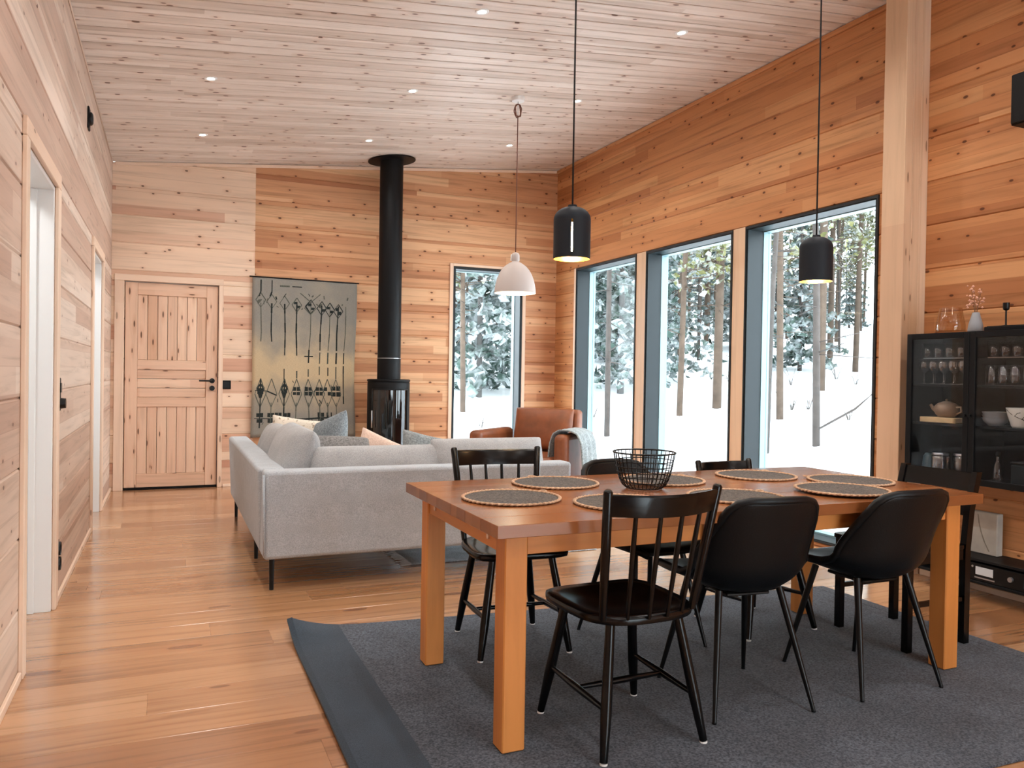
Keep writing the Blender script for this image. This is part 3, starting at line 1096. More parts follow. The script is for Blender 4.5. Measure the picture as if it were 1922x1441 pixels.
def rug_piece(nm, xa, xb, mat, nu, th):
    mb = MB()
    mb.grid(nu, 34, lambda u, v: rug_pt(xa + (xb - xa) * u, v, th))
    mb.grid(nu, 34, lambda u, v: rug_pt(xa + (xb - xa) * u, v, 0.0))
    n = nu
    N = nu * 34
    for j in range(33):
        mb.f.append((j * n, (j + 1) * n, N + (j + 1) * n, N + j * n))
        mb.f.append((j * n + n - 1, (j + 1) * n + n - 1, N + (j + 1) * n + n - 1, N + j * n + n - 1))
    for i in range(n - 1):
        mb.f.append((i, i + 1, N + i + 1, N + i))
        k = 33 * n
        mb.f.append((k + i, k + i + 1, N + k + i + 1, N + k + i))
    return mb.build(nm, mat, rg, smooth=True, angle=40)


rug_piece('edge_binding', 0.512, 0.535, M['rug_edge'], 3, 0.011)
rug_piece('end_band', 0.535, 0.742, M['rug_band'], 8, 0.008)
rug_piece('field', 0.742, 3.40, M['rug'], 40, 0.008)
rug_piece('end_hem', 3.40, 3.47, M['rug'], 4, 0.009)

# ---------------------------------------------------------------- dining table
TX0, TX1, TY0, TY1, TZ = 0.915, 3.065, 2.20, 3.205, 0.742
FZ = 0.013
dt = empty('dining_table', ((TX0 + TX1) / 2, (TY0 + TY1) / 2, FZ), 0, 'long solid oak dining table with square legs on the charcoal rug', 'table')
cx, cy = (TX0 + TX1) / 2, (TY0 + TY1) / 2
NB = 7
bw = (TY1 - TY0) / NB
for i in range(NB):
    MB().box((TX0 - cx, -bw / 2 + 0.0004, -0.02), (TX1 - cx, bw / 2 - 0.0004, 0.02), 0.0012).build('top_plank', M['table_top'], dt, loc=(0, TY0 - cy + bw * (i + .5), TZ - 0.02 - FZ))
LT = 0.078
for sx in (0, 1):
    for sy in (0, 1):
        x0 = (0.967 if sx == 0 else 3.015 - LT) - cx
        y0_ = (2.262 if sy == 0 else 3.143 - LT) - cy
        mb = MB().box((0, -LT / 2, -LT / 2), (TZ - 0.0405 - FZ, LT / 2, LT / 2), 0.004)
        o = mb.build('leg', M['table_leg'], dt)
        o.location = (x0 + LT / 2, y0_ + LT / 2, 0)
        o.rotation_euler = (0, -math.pi / 2, 0)
az0, az1 = TZ - 0.04 - 0.07 - FZ, TZ - 0.041 - FZ
strip('apron', (0.967 + LT + .001 - cx, 2.27 - cy, az0), (3.015 - LT - .001 - cx, 2.292 - cy, az1), M['table_leg'], None, 0.002, parent=dt)
strip('apron', (0.967 + LT + .001 - cx, 3.113 - cy, az0), (3.015 - LT - .001 - cx, 3.135 - cy, az1), M['table_leg'], None, 0.002, parent=dt)
strip('apron', (0.975 - cx, 2.262 + LT + .001 - cy, az0), (0.997 - cx, 3.143 - LT - .001 - cy, az1), M['table_leg'], None, 0.002, parent=dt)
strip('apron', (2.985 - cx, 2.262 + LT + .001 - cy, az0), (3.007 - cx, 3.143 - LT - .001 - cy, az1), M['table_leg'], None, 0.002, parent=dt)
for yy in (2.42, 2.985):
    MB().cyl((0.976 - cx, yy - cy, az0 + 0.034), (0.969 - cx, yy - cy, az0 + 0.034), 0.0095, n=14).build('wood_plug', M['trim'], dt, smooth=True, angle=40)

# ---------------------------------------------------------------- placemats
MATS = [((1.165, 2.675), 'round dark placemat at the near left corner of the table'),
        ((1.50, 2.985), 'round dark placemat by the far side spindle chair left of the basket'),
        ((1.505, 2.44), 'round dark placemat in front of the near spindle chair'),
        ((2.0, 2.93), 'round dark placemat half behind the wire basket'),
        ((2.525, 2.94), 'round dark placemat at the far side right of the basket'),
        ((2.83, 2.67), 'round dark placemat at the table end before the square-legged chair'),
        ((2.52, 2.42), 'round dark placemat in front of the right shell chair'),
        ((2.0, 2.44), 'round dark placemat in front of the left shell chair')]
R = 0.19
for i, ((mx, my), lab) in enumerate(MATS):
    root = empty('placemat', (mx, my, TZ + 0.0020 + (0.0075 if i in (6,) else 0)), rnd.uniform(0, 6), lab, 'placemat', 'round woven placemats on the dining table')
    if i == 0:
        body = MB()
        prof = []
        for k in range(13):
            r0 = 0.0006 + (R - 0.022) * k / 12
            prof += [(r0, 0.0032), (min(r0 + 0.006, R - .02), 0.0046)]
        prof += [(R - 0.018, 0.003), (R - 0.018, 0.0)]
        body.lathe(prof, n=48)
        mo = body.build('woven_disc', M['mat_dark'], root, smooth=True)
        rim = MB()
        for w3 in range(2):
            rim.tube([((R - 0.011 + 0.004 * math.cos(t * 26 + w3 * math.pi)) * math.cos(t), (R - 0.011 + 0.004 * math.cos(t * 26 + w3 * math.pi)) * math.sin(t), 0.0042 + 0.0016 * math.sin(t * 26 + w3 * math.pi)) for t in [2 * math.pi * q / 180 for q in range(180)]], 0.0038, 5, closed=True)
        ro = rim.build('braided_rim', M['mat_rim'], root, smooth=True)
        lp = MB().tube([(R - .004, -0.02, 0.005), (R + 0.008, -0.012, 0.007), (R + 0.012, 0.0, 0.008), (R + 0.006, 0.012, 0.007), (R - .004, 0.016, 0.005)], 0.0035, 5).build('hanging_loop', M['mat_rim'], root, smooth=True)
        protos = (mo, ro, lp)
    else:
        for p in protos:
            c = p.copy()
            col.objects.link(c)
            c.parent = root
    if i == 2:
        root.rotation_euler = (0, 0, math.atan2(-2.44, -1.505) + 0.05)
    else:
        root.rotation_euler = (0, 0, rnd.uniform(0.2, 2.2))

# ---------------------------------------------------------------- wire basket
wb = empty('wire_basket', (1.79, 2.755, TZ + 0.001), 0.2, 'round black wire basket standing on the dining table', 'basket')
bprof = [(0.072, 0.004), (0.088, 0.016), (0.099, 0.038), (0.107, 0.062), (0.113, 0.086), (0.118, 0.112), (0.125, 0.146)]


def ring(r, z, t, nm):
    MB().tube([(r * math.cos(a), r * math.sin(a), z) for a in [2 * math.pi * i / 40 for i in range(40)]], t, 6, closed=True).build(nm, M['black_steel'], wb, smooth=True)


ring(0.1265, 0.148, 0.0036, 'rim')
ring(0.072, 0.0045, 0.0026, 'base_ring')
for r_, z_ in ((0.0965, 0.030), (0.104, 0.05), (0.1095, 0.07), (0.1145, 0.092), (0.1185, 0.114)):
    ring(r_, z_, 0.0021, 'hoop_wire')
vw = MB().tube([(p, 0, q) for p, q in bprof], 0.002, 5).mesh('upright_wire')
vw.materials.append(M['black_steel'])
for i in range(34):
    o = bpy.data.objects.new('upright_wire', vw)
    col.objects.link(o)
    o.parent = wb
    o.rotation_euler = (0, 0, 2 * math.pi * i / 34)
for i in range(7):
    t = -0.06 + 0.02 * i
    hw = math.sqrt(max(0.0, 0.072 ** 2 - t * t))
    MB().cyl((t, -hw, 0.0042), (t, hw, 0.0042), 0.0013, n=5).build('base_wire', M['black_steel'], wb)


# ---------------------------------------------------------------- chairs
def spindle_chair(loc, rz, label, group='black spindle-back wooden chairs', W=0.43, D=0.42, ZS=0.44, H=0.845, foot=(0.2, 0.2, 0.2, 0.205), nsp=4, railh=0.068, topw=0.415):
    """faces +Y; origin on the floor under the seat centre"""
    root = empty('spindle_chair', loc, rz, label, 'chair', group)
    m = M['black_paint']
    # saddle seat: rounded outline, slightly dished
    out = []
    for i in range(40):
        a = 2 * math.pi * i / 40
        ca, sa = math.cos(a), math.sin(a)
        p = 6.0 if sa > 0 else 3.0
        rr = (abs(ca) ** p + abs(sa) ** p) ** (-1 / p)
        out.append((W / 2 * ca * rr * (1.0 if sa > 0 else 0.985), D / 2 * sa * rr))
    mb = MB()
    n = len(out)
    rings = [(0.90, ZS - 0.034), (0.985, ZS - 0.028), (1.0, ZS - 0.016), (0.99, ZS - 0.005), (0.955, ZS), (0.80, ZS - 0.003), (0.55, ZS - 0.010), (0.28, ZS - 0.012)]
    for s, z in rings:
        mb.v += [(x * s, y * s, z) for x, y in out]
    for k in range(len(rings) - 1):
        for i in range(n):
            j = (i + 1) % n
            mb.f.append((k * n + i, k * n + j, (k + 1) * n + j, (k + 1) * n + i))
    mb.f.append(tuple(reversed(range(n))))
    mb.f.append(tuple((len(rings) - 1) * n + i for i in range(n)))
    mb.build('seat', m, root, smooth=True, angle=50)
    fx, fyf, bx, fyb = foot
    feet = [(-fx, fyf), (fx, fyf), (-bx, -fyb), (bx, -fyb)]
    tops = [(-W * .31, D * .33), (W * .31, D * .33), (-W * .30, -D * .33), (W * .30, -D * .33)]
    for (x, y), (tx, ty) in zip(feet, tops):
        lg = MB().tube([(x, y, 0.006), (x + (tx - x) * .35, y + (ty - y) * .35, 0.006 + (ZS - .036) * .35), (tx, ty, ZS - 0.03)], [0.0125, 0.0185, 0.0155], 12)
        lo = lg.build('leg', m, root, smooth=True, angle=60)
        MB().cyl((x, y, 0.0), (x, y, 0.006), 0.0125, n=12).build('felt_glide', M['felt'], lo)

    def on(i, t):
        (x, y), (tx, ty) = feet[i], tops[i]
        return Vector((x + (tx - x) * t, y + (ty - y) * t, 0.006 + (ZS - 0.036) * t))
    mids = []
    for a_, b_ in ((0, 2), (1, 3)):
        p, q = on(a_, 0.40), on(b_, 0.36)
        MB().tube([p, (p + q) / 2, q], [0.008, 0.0125, 0.008], 10).build('stretcher', m, root, smooth=True, angle=60)
        mids.append((p + q) / 2)
    MB().tube([mids[0], (mids[0] + mids[1]) / 2, mids[1]], [0.008, 0.012, 0.008], 10).build('stretcher', m, root, smooth=True, angle=60)
    # back
    lean = 0.075
    zt = H

    def back(u, z):
        t = (z - ZS) / (zt - ZS)
        hw = (W * .40) + (topw / 2 - W * .40) * t
        y = -D * .385 - 0.055 * (1 - u * u) - lean * t
        return Vector((u * hw, y, z))
    for s in (-1, 1):
        MB().tube([back(s, ZS - 0.012), back(s, ZS + (zt - ZS) * .5), back(s, zt - 0.006), back(s, zt)], [0.0125, 0.0155, 0.0150, 0.010], 12).build('back_post', m, root, smooth=True, angle=60)
    for i in range(nsp):
        u = -1 + 2 * (i + 1) / (nsp + 1)
        MB().tube([back(u, ZS - 0.010), back(u, ZS + (zt - ZS) * .5), back(u, zt - railh + 0.004)], [0.0062, 0.0088, 0.0066], 8).build('spindle', m, root, smooth=True, angle=60)
    mb = MB()
    nu = 17
    sec = []
    for i in range(nu):
        u = -0.97 + 1.94 * i / (nu - 1)
        for dy, z in ((-0.009, zt - railh - 0.006), (-0.010, zt - 0.012), (-0.004, zt - 0.004), (0.006, zt - 0.006), (0.009, zt - 0.014), (0.009, zt - railh - 0.006)):
            p = back(u, min(z, zt))
            sec.append((p.x, p.y + dy, z - 0.008 - 0.004 * (1 - u * u)))
    mb.v = sec
    for i in range(nu - 1):
        for k in range(6):
            j = (k + 1) % 6
            mb.f.append((i * 6 + k, i * 6 + j, (i + 1) * 6 + j, (i + 1) * 6 + k))
    mb.f.append(tuple(range(6)))
    mb.f.append(tuple((nu - 1) * 6 + i for i in range(6)))
    mb.build('top_rail', m, root, smooth=True, angle=40)
    return root


def shell_chair(loc, rz, label, group='black moulded shell chairs with thin metal legs'):
    """padded one-piece bucket; faces +Y"""
    root = empty('shell_chair', loc, rz, label, 'chair', group)
    # centre-line stations: y, z, half width, side lift (z), side forward pull (y)
    st = [(0.255, 0.435, 0.150, 0.00, -0.012), (0.24, 0.450, 0.185, 0.004, -0.01), (0.18, 0.455, 0.210, 0.012, 0.0), (0.07, 0.440, 0.224, 0.034, 0.0), (-0.04, 0.424, 0.230, 0.060, 0.005),
          (-0.115, 0.424, 0.231, 0.080, 0.03), (-0.172, 0.452, 0.231, 0.072, 0.066), (-0.200, 0.500, 0.227, 0.046, 0.09), (-0.219, 0.562, 0.219, 0.022, 0.088), (-0.239, 0.63, 0.206, 0.006, 0.072), (-0.260, 0.694, 0.189, 0.0, 0.052), (-0.274, 0.736, 0.172, 0.0, 0.038), (-0.282, 0.760, 0.148, -0.002, 0.028), (-0.286, 0.772, 0.106, -0.003, 0.016)]
    mb = MB()
    nu = 15

    def fn(u, v):
        i = round(v * (len(st) - 1))
        y, z, hw, sl, sf = st[i]
        a = 2 * u - 1
        return (a * hw, y + sf * abs(a) ** 2.4, z + sl * abs(a) ** 2.4)
    mb.grid(nu, len(st), fn)
    o = mb.build('seat_shell', M['black_leather'], root, smooth=True)
    md = o.modifiers.new('solid', 'SOLIDIFY')
    md.thickness = 0.028
    md.offset = 0
    md = o.modifiers.new('subsurf', 'SUBSURF')
    md.levels = md.render_levels = 2
    # stitched piping round the rim
    edge = [fn(0, j / (len(st) - 1)) for j in range(len(st))] + [fn(i / (nu - 1), 1) for i in range(1, nu)] + [fn(1, j / (len(st) - 1)) for j in range(len(st) - 2, -1, -1)]
    MB().tube(edge, 0.0155, 8).build('rim_piping', M['black_leather'], root, smooth=True)
    for sx in (-1, 1):
        for sy in (1, -1):
            top = (sx * 0.125, 0.115 if sy > 0 else -0.105, 0.424)
            ft = (sx * (0.19 if sy > 0 else 0.20), 0.215 if sy > 0 else -0.215, 0.004)
            lo = MB().tube([ft, ((ft[0] + top[0]) / 2, (ft[1] + top[1]) / 2, 0.214), top], [0.0075, 0.0115, 0.0135], 12).build('leg', M['black_steel'], root, smooth=True, angle=60)
            MB().cyl((ft[0], ft[1], 0), (ft[0], ft[1], 0.005), 0.008, n=10).build('foot_cap', M['black_matt'], lo)
    MB().box((-0.09, -0.10, 0.398), (0.09, 0.09, 0.411), 0.004).build('mount_plate', M['black_steel'], root)
    return root


GZ = 0.0125
spindle_chair((1.415, 2.305, GZ), 0.03, 'glossy black spindle-back chair in front of the table, back to the viewer', foot=(0.195, 0.2, 0.19, 0.21))
spindle_chair((1.405, 3.215, GZ), math.pi - 0.07, 'black spindle-back chair on the far side beside the sofa', foot=(0.2, 0.2, 0.185, 0.205))
spindle_chair((2.615, 3.055, GZ), math.pi + 0.05, 'low-backed black spindle chair on the far side by the windows', foot=(0.205, 0.20, 0.185, 0.185), H=0.772, W=0.40, D=0.38, topw=0.33, ZS=0.43, railh=0.05)
shell_chair((1.955, 2.388, GZ), -0.12, 'black leatherette shell chair in front of the table beside the spindle chair')
shell_chair((2.572, 2.362, GZ), -0.03, 'black leatherette shell chair at the right end of the near side')
shell_chair((1.985, 3.055, GZ), math.pi + 0.06, 'black shell chair on the far side behind the wire basket')

# square-legged chair at the table end (faces -X)
sq = empty('dining_chair', (3.163, 2.667, GZ), math.pi / 2, 'black square-legged chair at the right end of the table', 'chair')
m = M['black_paint']
HW = 0.19
for sx in (-1, 1):
    MB().box((sx * HW - 0.017, 0.17, 0), (sx * HW + 0.017, 0.204, 0.43), 0.003).build('leg', m, sq)
    mb = MB()
    sec = [(-0.17, 0.0), (-0.17, 0.43), (-0.19, 0.60), (-0.235, 0.775)]
    for (y, z) in sec:
        mb.v += [(sx * HW - 0.015, y - 0.02, z), (sx * HW + 0.015, y - 0.02, z), (sx * HW + 0.015, y + 0.014, z), (sx * HW - 0.015, y + 0.014, z)]
    for k in range(3):
        for i in range(4):
            j = (i + 1) % 4
            mb.f.append((k * 4 + i, k * 4 + j, k * 4 + 4 + j, k * 4 + 4 + i))
    mb.f += [(0, 1, 2, 3), (12, 13, 14, 15)]
    mb.build('back_post', m, sq)
    MB().box((sx * HW - 0.009, -0.15, 0.19), (sx * HW + 0.009, 0.17, 0.213), 0.002).build('stretcher', m, sq)
    MB().box((sx * HW - 0.010, -0.15, 0.38), (sx * HW + 0.010, 0.17, 0.43), 0.002).build('apron', m, sq)
MB().box((-HW + 0.017, 0.178, 0.385), (HW - 0.017, 0.198, 0.43), 0.002).build('apron', m, sq)
MB().box((-HW + 0.015, -0.186, 0.385), (HW - 0.015, -0.168, 0.43), 0.002).build('apron', m, sq)
MB().prism(rounded_rect(-0.215, -0.152, 0.215, 0.222, 0.03), 0.431, 0.452).build('seat', m, sq, bevel=0.004)
for z0, z1, y in ((0.685, 0.768, -0.226), (0.575, 0.625, -0.197)):
    mb = MB()

    def sl(u, v, s, z0=z0, z1=z1, y=y):
        x = -HW + 0.014 + (2 * HW - 0.028) * u
        z = z0 + (z1 - z0) * v
        yy = y - 0.018 * (1 - (2 * u - 1) ** 2) - (z - (z0 + z1) / 2) * 0.25
        return (x, yy + s * 0.008, z)
    mb.grid(11, 3, lambda u, v: sl(u, v, 1))
    mb.grid(11, 3, lambda u, v: sl(u, v, -1))
    N = 33
    for i in range(10):
        mb.f.append((i, i + 1, N + i + 1, N + i))
        mb.f.append((22 + i, 23 + i, N + 23 + i, N + 22 + i))
    mb.build('back_slat', m, sq, smooth=True, angle=40)


# ================================================================ LIVING AREA
# ---------------------------------------------------------------- corner sofa
sf = empty('corner_sofa', (0.48, 4.44, 0), 0, 'light grey L-shaped fabric sofa with its back to the dining table', 'sofa')
SX1, SY1 = 1.86, 2.44          # length of the near wing, length of the left wing
ZB, ZT = 0.172, 0.655
BT = 0.15                      # thickness of the back panels


def soft_box(nm, a, b, r, mat, parent, seg=3):
    o = MB().box(a, b).build(nm, mat, parent, smooth=True, angle=35)
    md = o.modifiers.new('bevel', 'BEVEL')
    md.width = r
    md.segments = seg
    return o


# near back panel and left back panel, both leaning out a touch
mb = MB()
v = [(0, 0, ZB), (SX1, 0, ZB), (SX1, BT + .05, ZB), (0, BT + .05, ZB), (0.0, -0.015, ZT), (SX1, -0.015, ZT), (SX1, BT - .02, ZT), (0, BT - .02, ZT)]
fq = [(0, 3, 2, 1), (4, 5, 6, 7), (0, 1, 5, 4), (1, 2, 6, 5), (2, 3, 7, 6), (3, 0, 4, 7)]
mb.add(v, fq)
o = mb.build('back_panel', M['sofa'], sf, smooth=True, angle=35)
md = o.modifiers.new('bevel', 'BEVEL'); md.width = 0.022; md.segments = 3
mb = MB()
v = [(0, BT + .052, ZB), (BT + .05, BT + .052, ZB), (BT + .05, SY1, ZB), (0, SY1, ZB), (-0.02, BT - .018, ZT), (BT - .02, BT - .018, ZT), (BT - .02, SY1, ZT), (-0.02, SY1, ZT)]
mb.add(v, fq)
o = mb.build('back_panel', M['sofa'], sf, smooth=True, angle=35)
md = o.modifiers.new('bevel', 'BEVEL'); md.width = 0.022; md.segments = 3
MB().tube([(0.004, 0.002, ZB + 0.02), (-0.001, -0.008, 0.4), (-0.004, -0.012, ZT - 0.018)], 0.006, 8).build('corner_piping', M['sofa'], sf, smooth=True)
soft_box('seat_base', (BT + 0.02, BT + 0.05, ZB), (SX1, 0.98, 0.31), 0.015, M['sofa'], sf)
soft_box('seat_base', (BT + 0.02, 0.985, ZB), (0.98, SY1, 0.31), 0.015, M['sofa'], sf)
soft_box('armrest', (SX1 - 0.14, BT - 0.02, 0.312), (SX1, 0.96, 0.56), 0.03, M['sofa'], sf)
for (a, b) in (((BT + .04, BT + .06), (0.94, 0.97)), ((0.945, BT + .06), (SX1 - .145, 0.97)), ((BT + .04, 0.98), (0.97, 1.70)), ((BT + .04, 1.705), (0.97, SY1 - .01))):
    soft_box('seat_cushion', (a[0], a[1], 0.312), (b[0], b[1], 0.455), 0.035, M['sofa'], sf, 4)


def put(mb, nm, mat, parent, loc, rot, label=None, cat=None, group=None):
    o = merge(mb.build(nm, mat, parent, smooth=True))
    o.location = loc
    o.rotation_euler = rot
    if label:
        tag(o, label, cat, group)
    md = o.modifiers.new('subsurf', 'SUBSURF')
    md.levels = md.render_levels = 1
    return o


# loose back cushions (width, height, thickness) leaning on the panels
put(cushion(0.86, 0.46, 0.2, seed=1), 'back_cushion', M['cushion'], sf, (0.68, 0.235, 0.545), (math.radians(76), 0, 0.0))
put(cushion(0.80, 0.50, 0.2, seed=2), 'back_cushion', M['cushion'], sf, (1.40, 0.225, 0.560), (math.radians(76), 0, 0.0))
put(cushion(0.92, 0.56, 0.24, seed=3), 'back_cushion', M['cushion'], sf, (0.215, 0.66, 0.60), (math.radians(72), 0, -math.pi / 2))
put(cushion(0.80, 0.50, 0.22, seed=4), 'back_cushion', M['cushion'], sf, (0.23, 1.56, 0.575), (math.radians(74), 0, -math.pi / 2))
for (x, y) in ((0.05, 0.05), (SX1 - 0.08, 0.05), (0.045, 0.83), (0.04, SY1 - 0.06), (SX1 - 0.08, 0.9), (0.92, SY1 - 0.06)):
    MB().cyl((x, y, 0.011 if (x > 0.9 and y > 0.5) else 0), (x, y, ZB), 0.012, 0.015, n=12).build('leg', M['black_steel'], sf, smooth=True, angle=50)

# scatter pillows on the sofa
GP = 'scatter pillows on the sofa'
put(cushion(0.52, 0.42, 0.15, seed=11, pinch=0.12), 'scatter_pillow', M['pillow_cream'], None, (0.93, 6.12, 0.655), (math.radians(70), 0.12, -0.20), 'cream speckled pillow leaning against the left sofa cushions', 'pillow', GP)
put(cushion(0.48, 0.45, 0.14, seed=12, pinch=0.12), 'scatter_pillow', M['pillow_blue'], None, (1.09, 5.98, 0.655), (math.radians(74), -0.32, -1.05), 'blue-grey pillow standing next to the cream speckled pillow', 'pillow', GP)
put(cushion(0.50, 0.40, 0.14, seed=13, pinch=0.12), 'scatter_pillow', M['pillow_dark'], None, (0.985, 4.97, 0.655), (math.radians(40), 0.05, 0.10), 'dark grey woven pillow slumped in the sofa corner', 'pillow', GP)
put(cushion(0.42, 0.40, 0.13, seed=14, pinch=0.12), 'scatter_pillow', M['pillow_pink'], None, (1.30, 5.16, 0.598), (math.radians(66), 0.42, -0.05), 'blush pink pillow peeking over the near sofa back', 'pillow', GP)
put(cushion(0.46, 0.44, 0.13, seed=15, pinch=0.12), 'scatter_pillow', M['throw'], None, (1.60, 5.02, 0.60), (math.radians(64), 0.22, 0.0), 'pale grey pillow peeking over the near sofa back right of the pink one', 'pillow', GP)

# ---------------------------------------------------------------- fringed rug under the sofa
fr = empty('fringed_rug', (0, 0, 0), 0, 'grey-blue flat woven rug with fringes under the sofa', 'rug')
mb = MB()
mb.grid(24, 24, lambda u, v: (1.40 + 1.32 * u, 4.76 + 2.1 * v, 0.005 + 0.002 * noise.noise(Vector((u * 9, v * 9, 0)))))
o = mb.build('woven_field', M['rug2'], fr, smooth=True, solid=0.006)
mb = MB()
for i in range(105):
    yy = 4.765 + 2.09 * i / 104
    a = rnd.uniform(-0.02, 0.02)
    mb.tube([(1.405, yy, 0.007), (1.37, yy + a * .5, 0.006), (1.335 + rnd.uniform(-.015, .01), yy + a, 0.0035)], [0.004, 0.0035, 0.0025], 4)
o = mb.build('fringe', M['fringe'], fr)
tag(o, kind='stuff')

# ---------------------------------------------------------------- leather armchair
ac = empty('armchair', (3.27, 7.0, 0), math.pi - 0.85, 'cognac brown leather armchair between the narrow and tall windows', 'armchair')
L = M['leather']
for s in (-1, 1):
    soft_box('armrest', (s * 0.44 - 0.07, -0.36, 0.12), (s * 0.44 + 0.07, 0.40, 0.66), 0.05, L, ac, 4)
    for yy in (-0.33, 0.36):
        MB().cyl((s * 0.42, yy, 0), (s * 0.42, yy, 0.13), 0.014, 0.02, n=12).build('leg', M['twig'], ac, smooth=True, angle=50)
mb = MB()
v = [(-0.37, -0.40, 0.14), (0.37, -0.40, 0.14), (0.37, -0.22, 0.14), (-0.37, -0.22, 0.14), (-0.34, -0.48, 0.855), (0.34, -0.48, 0.855), (0.34, -0.34, 0.855), (-0.34, -0.34, 0.855)]
mb.add(v, fq)
o = mb.build('backrest', L, ac, smooth=True, angle=35)
md = o.modifiers.new('bevel', 'BEVEL'); md.width = 0.04; md.segments = 4
soft_box('seat_base', (-0.37, -0.24, 0.13), (0.37, 0.36, 0.28), 0.02, L, ac)
soft_box('seat_cushion', (-0.365, -0.23, 0.282), (0.365, 0.40, 0.44), 0.045, L, ac, 4)
put(cushion(0.66, 0.44, 0.14, seed=21), 'back_cushion', L, ac, (0, -0.24, 0.66), (math.radians(78), 0, math.pi))

# knitted throw hanging over the armchair's right arm
mb = MB()
path = [(-0.185, 0.30), (-0.178, 0.50), (-0.165, 0.66), (-0.125, 0.745), (-0.05, 0.775), (0.05, 0.775), (0.115, 0.735), (0.15, 0.64), (0.165, 0.50), (0.17, 0.42)]


def thr(u, v):
    t = v * (len(path) - 1)
    i = min(int(t), len(path) - 2)
    q = t - i
    x = path[i][0] + (path[i + 1][0] - path[i][0]) * q
    z = path[i][1] + (path[i + 1][1] - path[i][1]) * q
    w = 0.012 * math.sin(u * 19 + v * 2) * (0.35 + abs(v - .5) * 1.6)
    return (x + w * (1 if x > 0 else -1), -0.05 + 0.38 * u + 0.03 * math.sin(v * 5), z + 0.4 * abs(w))


mb.grid(30, 36, thr)
th = mb.build('throw_blanket', M['throw'], None, smooth=True, solid=0.014)
ca, sa = math.cos(math.pi - 0.85), math.sin(math.pi - 0.85)
th.location = (3.27 + ca * -0.46, 7.0 + sa * -0.46, -0.08)
th.rotation_euler = (0, 0, math.pi - 0.85)
tag(th, 'pale grey knitted throw draped over the leather armchair arm', 'blanket')

# ---------------------------------------------------------------- wood stove
st = empty('wood_stove', (2.16, 8.29, 0), 0, 'black cylindrical wood stove with glass door and tall flue', 'stove')
fa = math.atan2(-8.29, -2.16) + 0.10
R_ = 0.224
g0, g1 = fa - 0.95, fa + 0.95
mb = MB()
mb.lathe([(0.0005, 0.0), (0.19, 0.0), (0.20, 0.012), (0.20, 0.05)], n=48)
mb.build('base', M['black_matt'], st, smooth=True, angle=50)
mb = MB()
mb.lathe([(R_, 0.05), (R_, 0.40)], n=56)
mb.lathe([(R_, 0.40), (R_, 1.02)], n=40, a0=g1, a1=g0 + 2 * math.pi)
mb.lathe([(R_, 1.02), (R_, 1.09), (R_ - 0.006, 1.10)], n=56)
mb.lathe([(0.0005, 0.05), (R_, 0.05)], n=56)
mb.build('body', M['black_matt'], st, smooth=True, angle=50)
mb = MB()
mb.lathe([(R_ - 0.004, 0.40), (R_ - 0.004, 1.02)], n=32, a0=g0, a1=g1)
mb.build('glass_door', M['stove_glass'], st, smooth=True)
for a_ in (g0, g1):
    MB().cyl((R_ * math.cos(a_), R_ * math.sin(a_), 0.40), (R_ * math.cos(a_), R_ * math.sin(a_), 1.02), 0.006, n=8).build('door_edge', M['black_steel'], st, smooth=True)
for z_ in (0.40, 1.02):
    MB().tube([((R_ + .001) * math.cos(g0 + (g1 - g0) * i / 24), (R_ + .001) * math.sin(g0 + (g1 - g0) * i / 24), z_) for i in range(25)], 0.006, 6).build('door_edge', M['black_steel'], st, smooth=True)
MB().lathe([(R_ - 0.006, 1.10), (R_ + 0.004, 1.105), (R_ + 0.004, 1.122), (R_ - 0.01, 1.128), (0.12, 1.128)], n=56).build('top_plate', M['black_matt'], st, smooth=True, angle=40)
ha = g0 + 0.12
MB().tube([((R_ + .03) * math.cos(ha), (R_ + .03) * math.sin(ha), z) for z in (0.62, 0.70, 0.80)], 0.008, 8).build('door_handle', M['steel'], st, smooth=True)
MB().lathe([(0.124, 1.125), (0.124, 1.345)], n=44).build('flue_collar', M['black_matt'], st, smooth=True)
MB().lathe([(0.126, 1.345), (0.127, 1.349), (0.126, 1.353)], n=44).build('flue_ring', M['steel'], st, smooth=True)
MB().lathe([(0.1225, 1.353), (0.1225, ceil_z(2.16) + 0.0)], n=44).build('flue_pipe', M['black_matt'], st, smooth=True)
cp = MB().lathe([(0.12, -0.004), (0.25, -0.004), (0.252, -0.010), (0.25, -0.016), (0.12, -0.018)], n=56).build('ceiling_plate', M['black_matt'], st, smooth=True, angle=40)
cp.location = (0, 0, ceil_z(2.16))
cp.rotation_euler = (0, -ang, 0)

# ---------------------------------------------------------------- woven wall hanging
wh = empty('wall_hanging', (0.788, YB - 0.02, 0), 0, 'faded woven wall textile with dark geometric motifs on the end wall', 'wall textile')
HX, HZ0, HZ1 = 1.075, 0.50, 2.165


def hang(x, z, dy=0.0):
    t = (HZ1 - z) / (HZ1 - HZ0)
    yy = -0.006 - 0.010 * t * (0.5 + 0.5 * math.sin(x * 9.0)) - 0.012 * t * t
    xx = x + (0.010 * math.sin(z * 4.0) if x > HX * .5 else -0.010 * t * math.sin(z * 3.0 + 1))
    return (xx, yy + dy, z)


mb = MB()
mb.grid(30, 40, lambda u, v: hang(u * HX, HZ0 + (HZ1 - HZ0) * v + 0.012 * math.sin(u * 6) * (1 - v)))
mb.build('cloth', M['textile'], wh, smooth=True, solid=0.005)
MB().cyl((-0.03, -0.008, HZ1 + 0.004), (HX + 0.03, -0.008, HZ1 - 0.006), 0.007, n=10).build('hanging_rod', M['black_steel'], wh, smooth=True)
ink, soft, och = MB(), MB(), MB()
pr_ = random.Random(5)


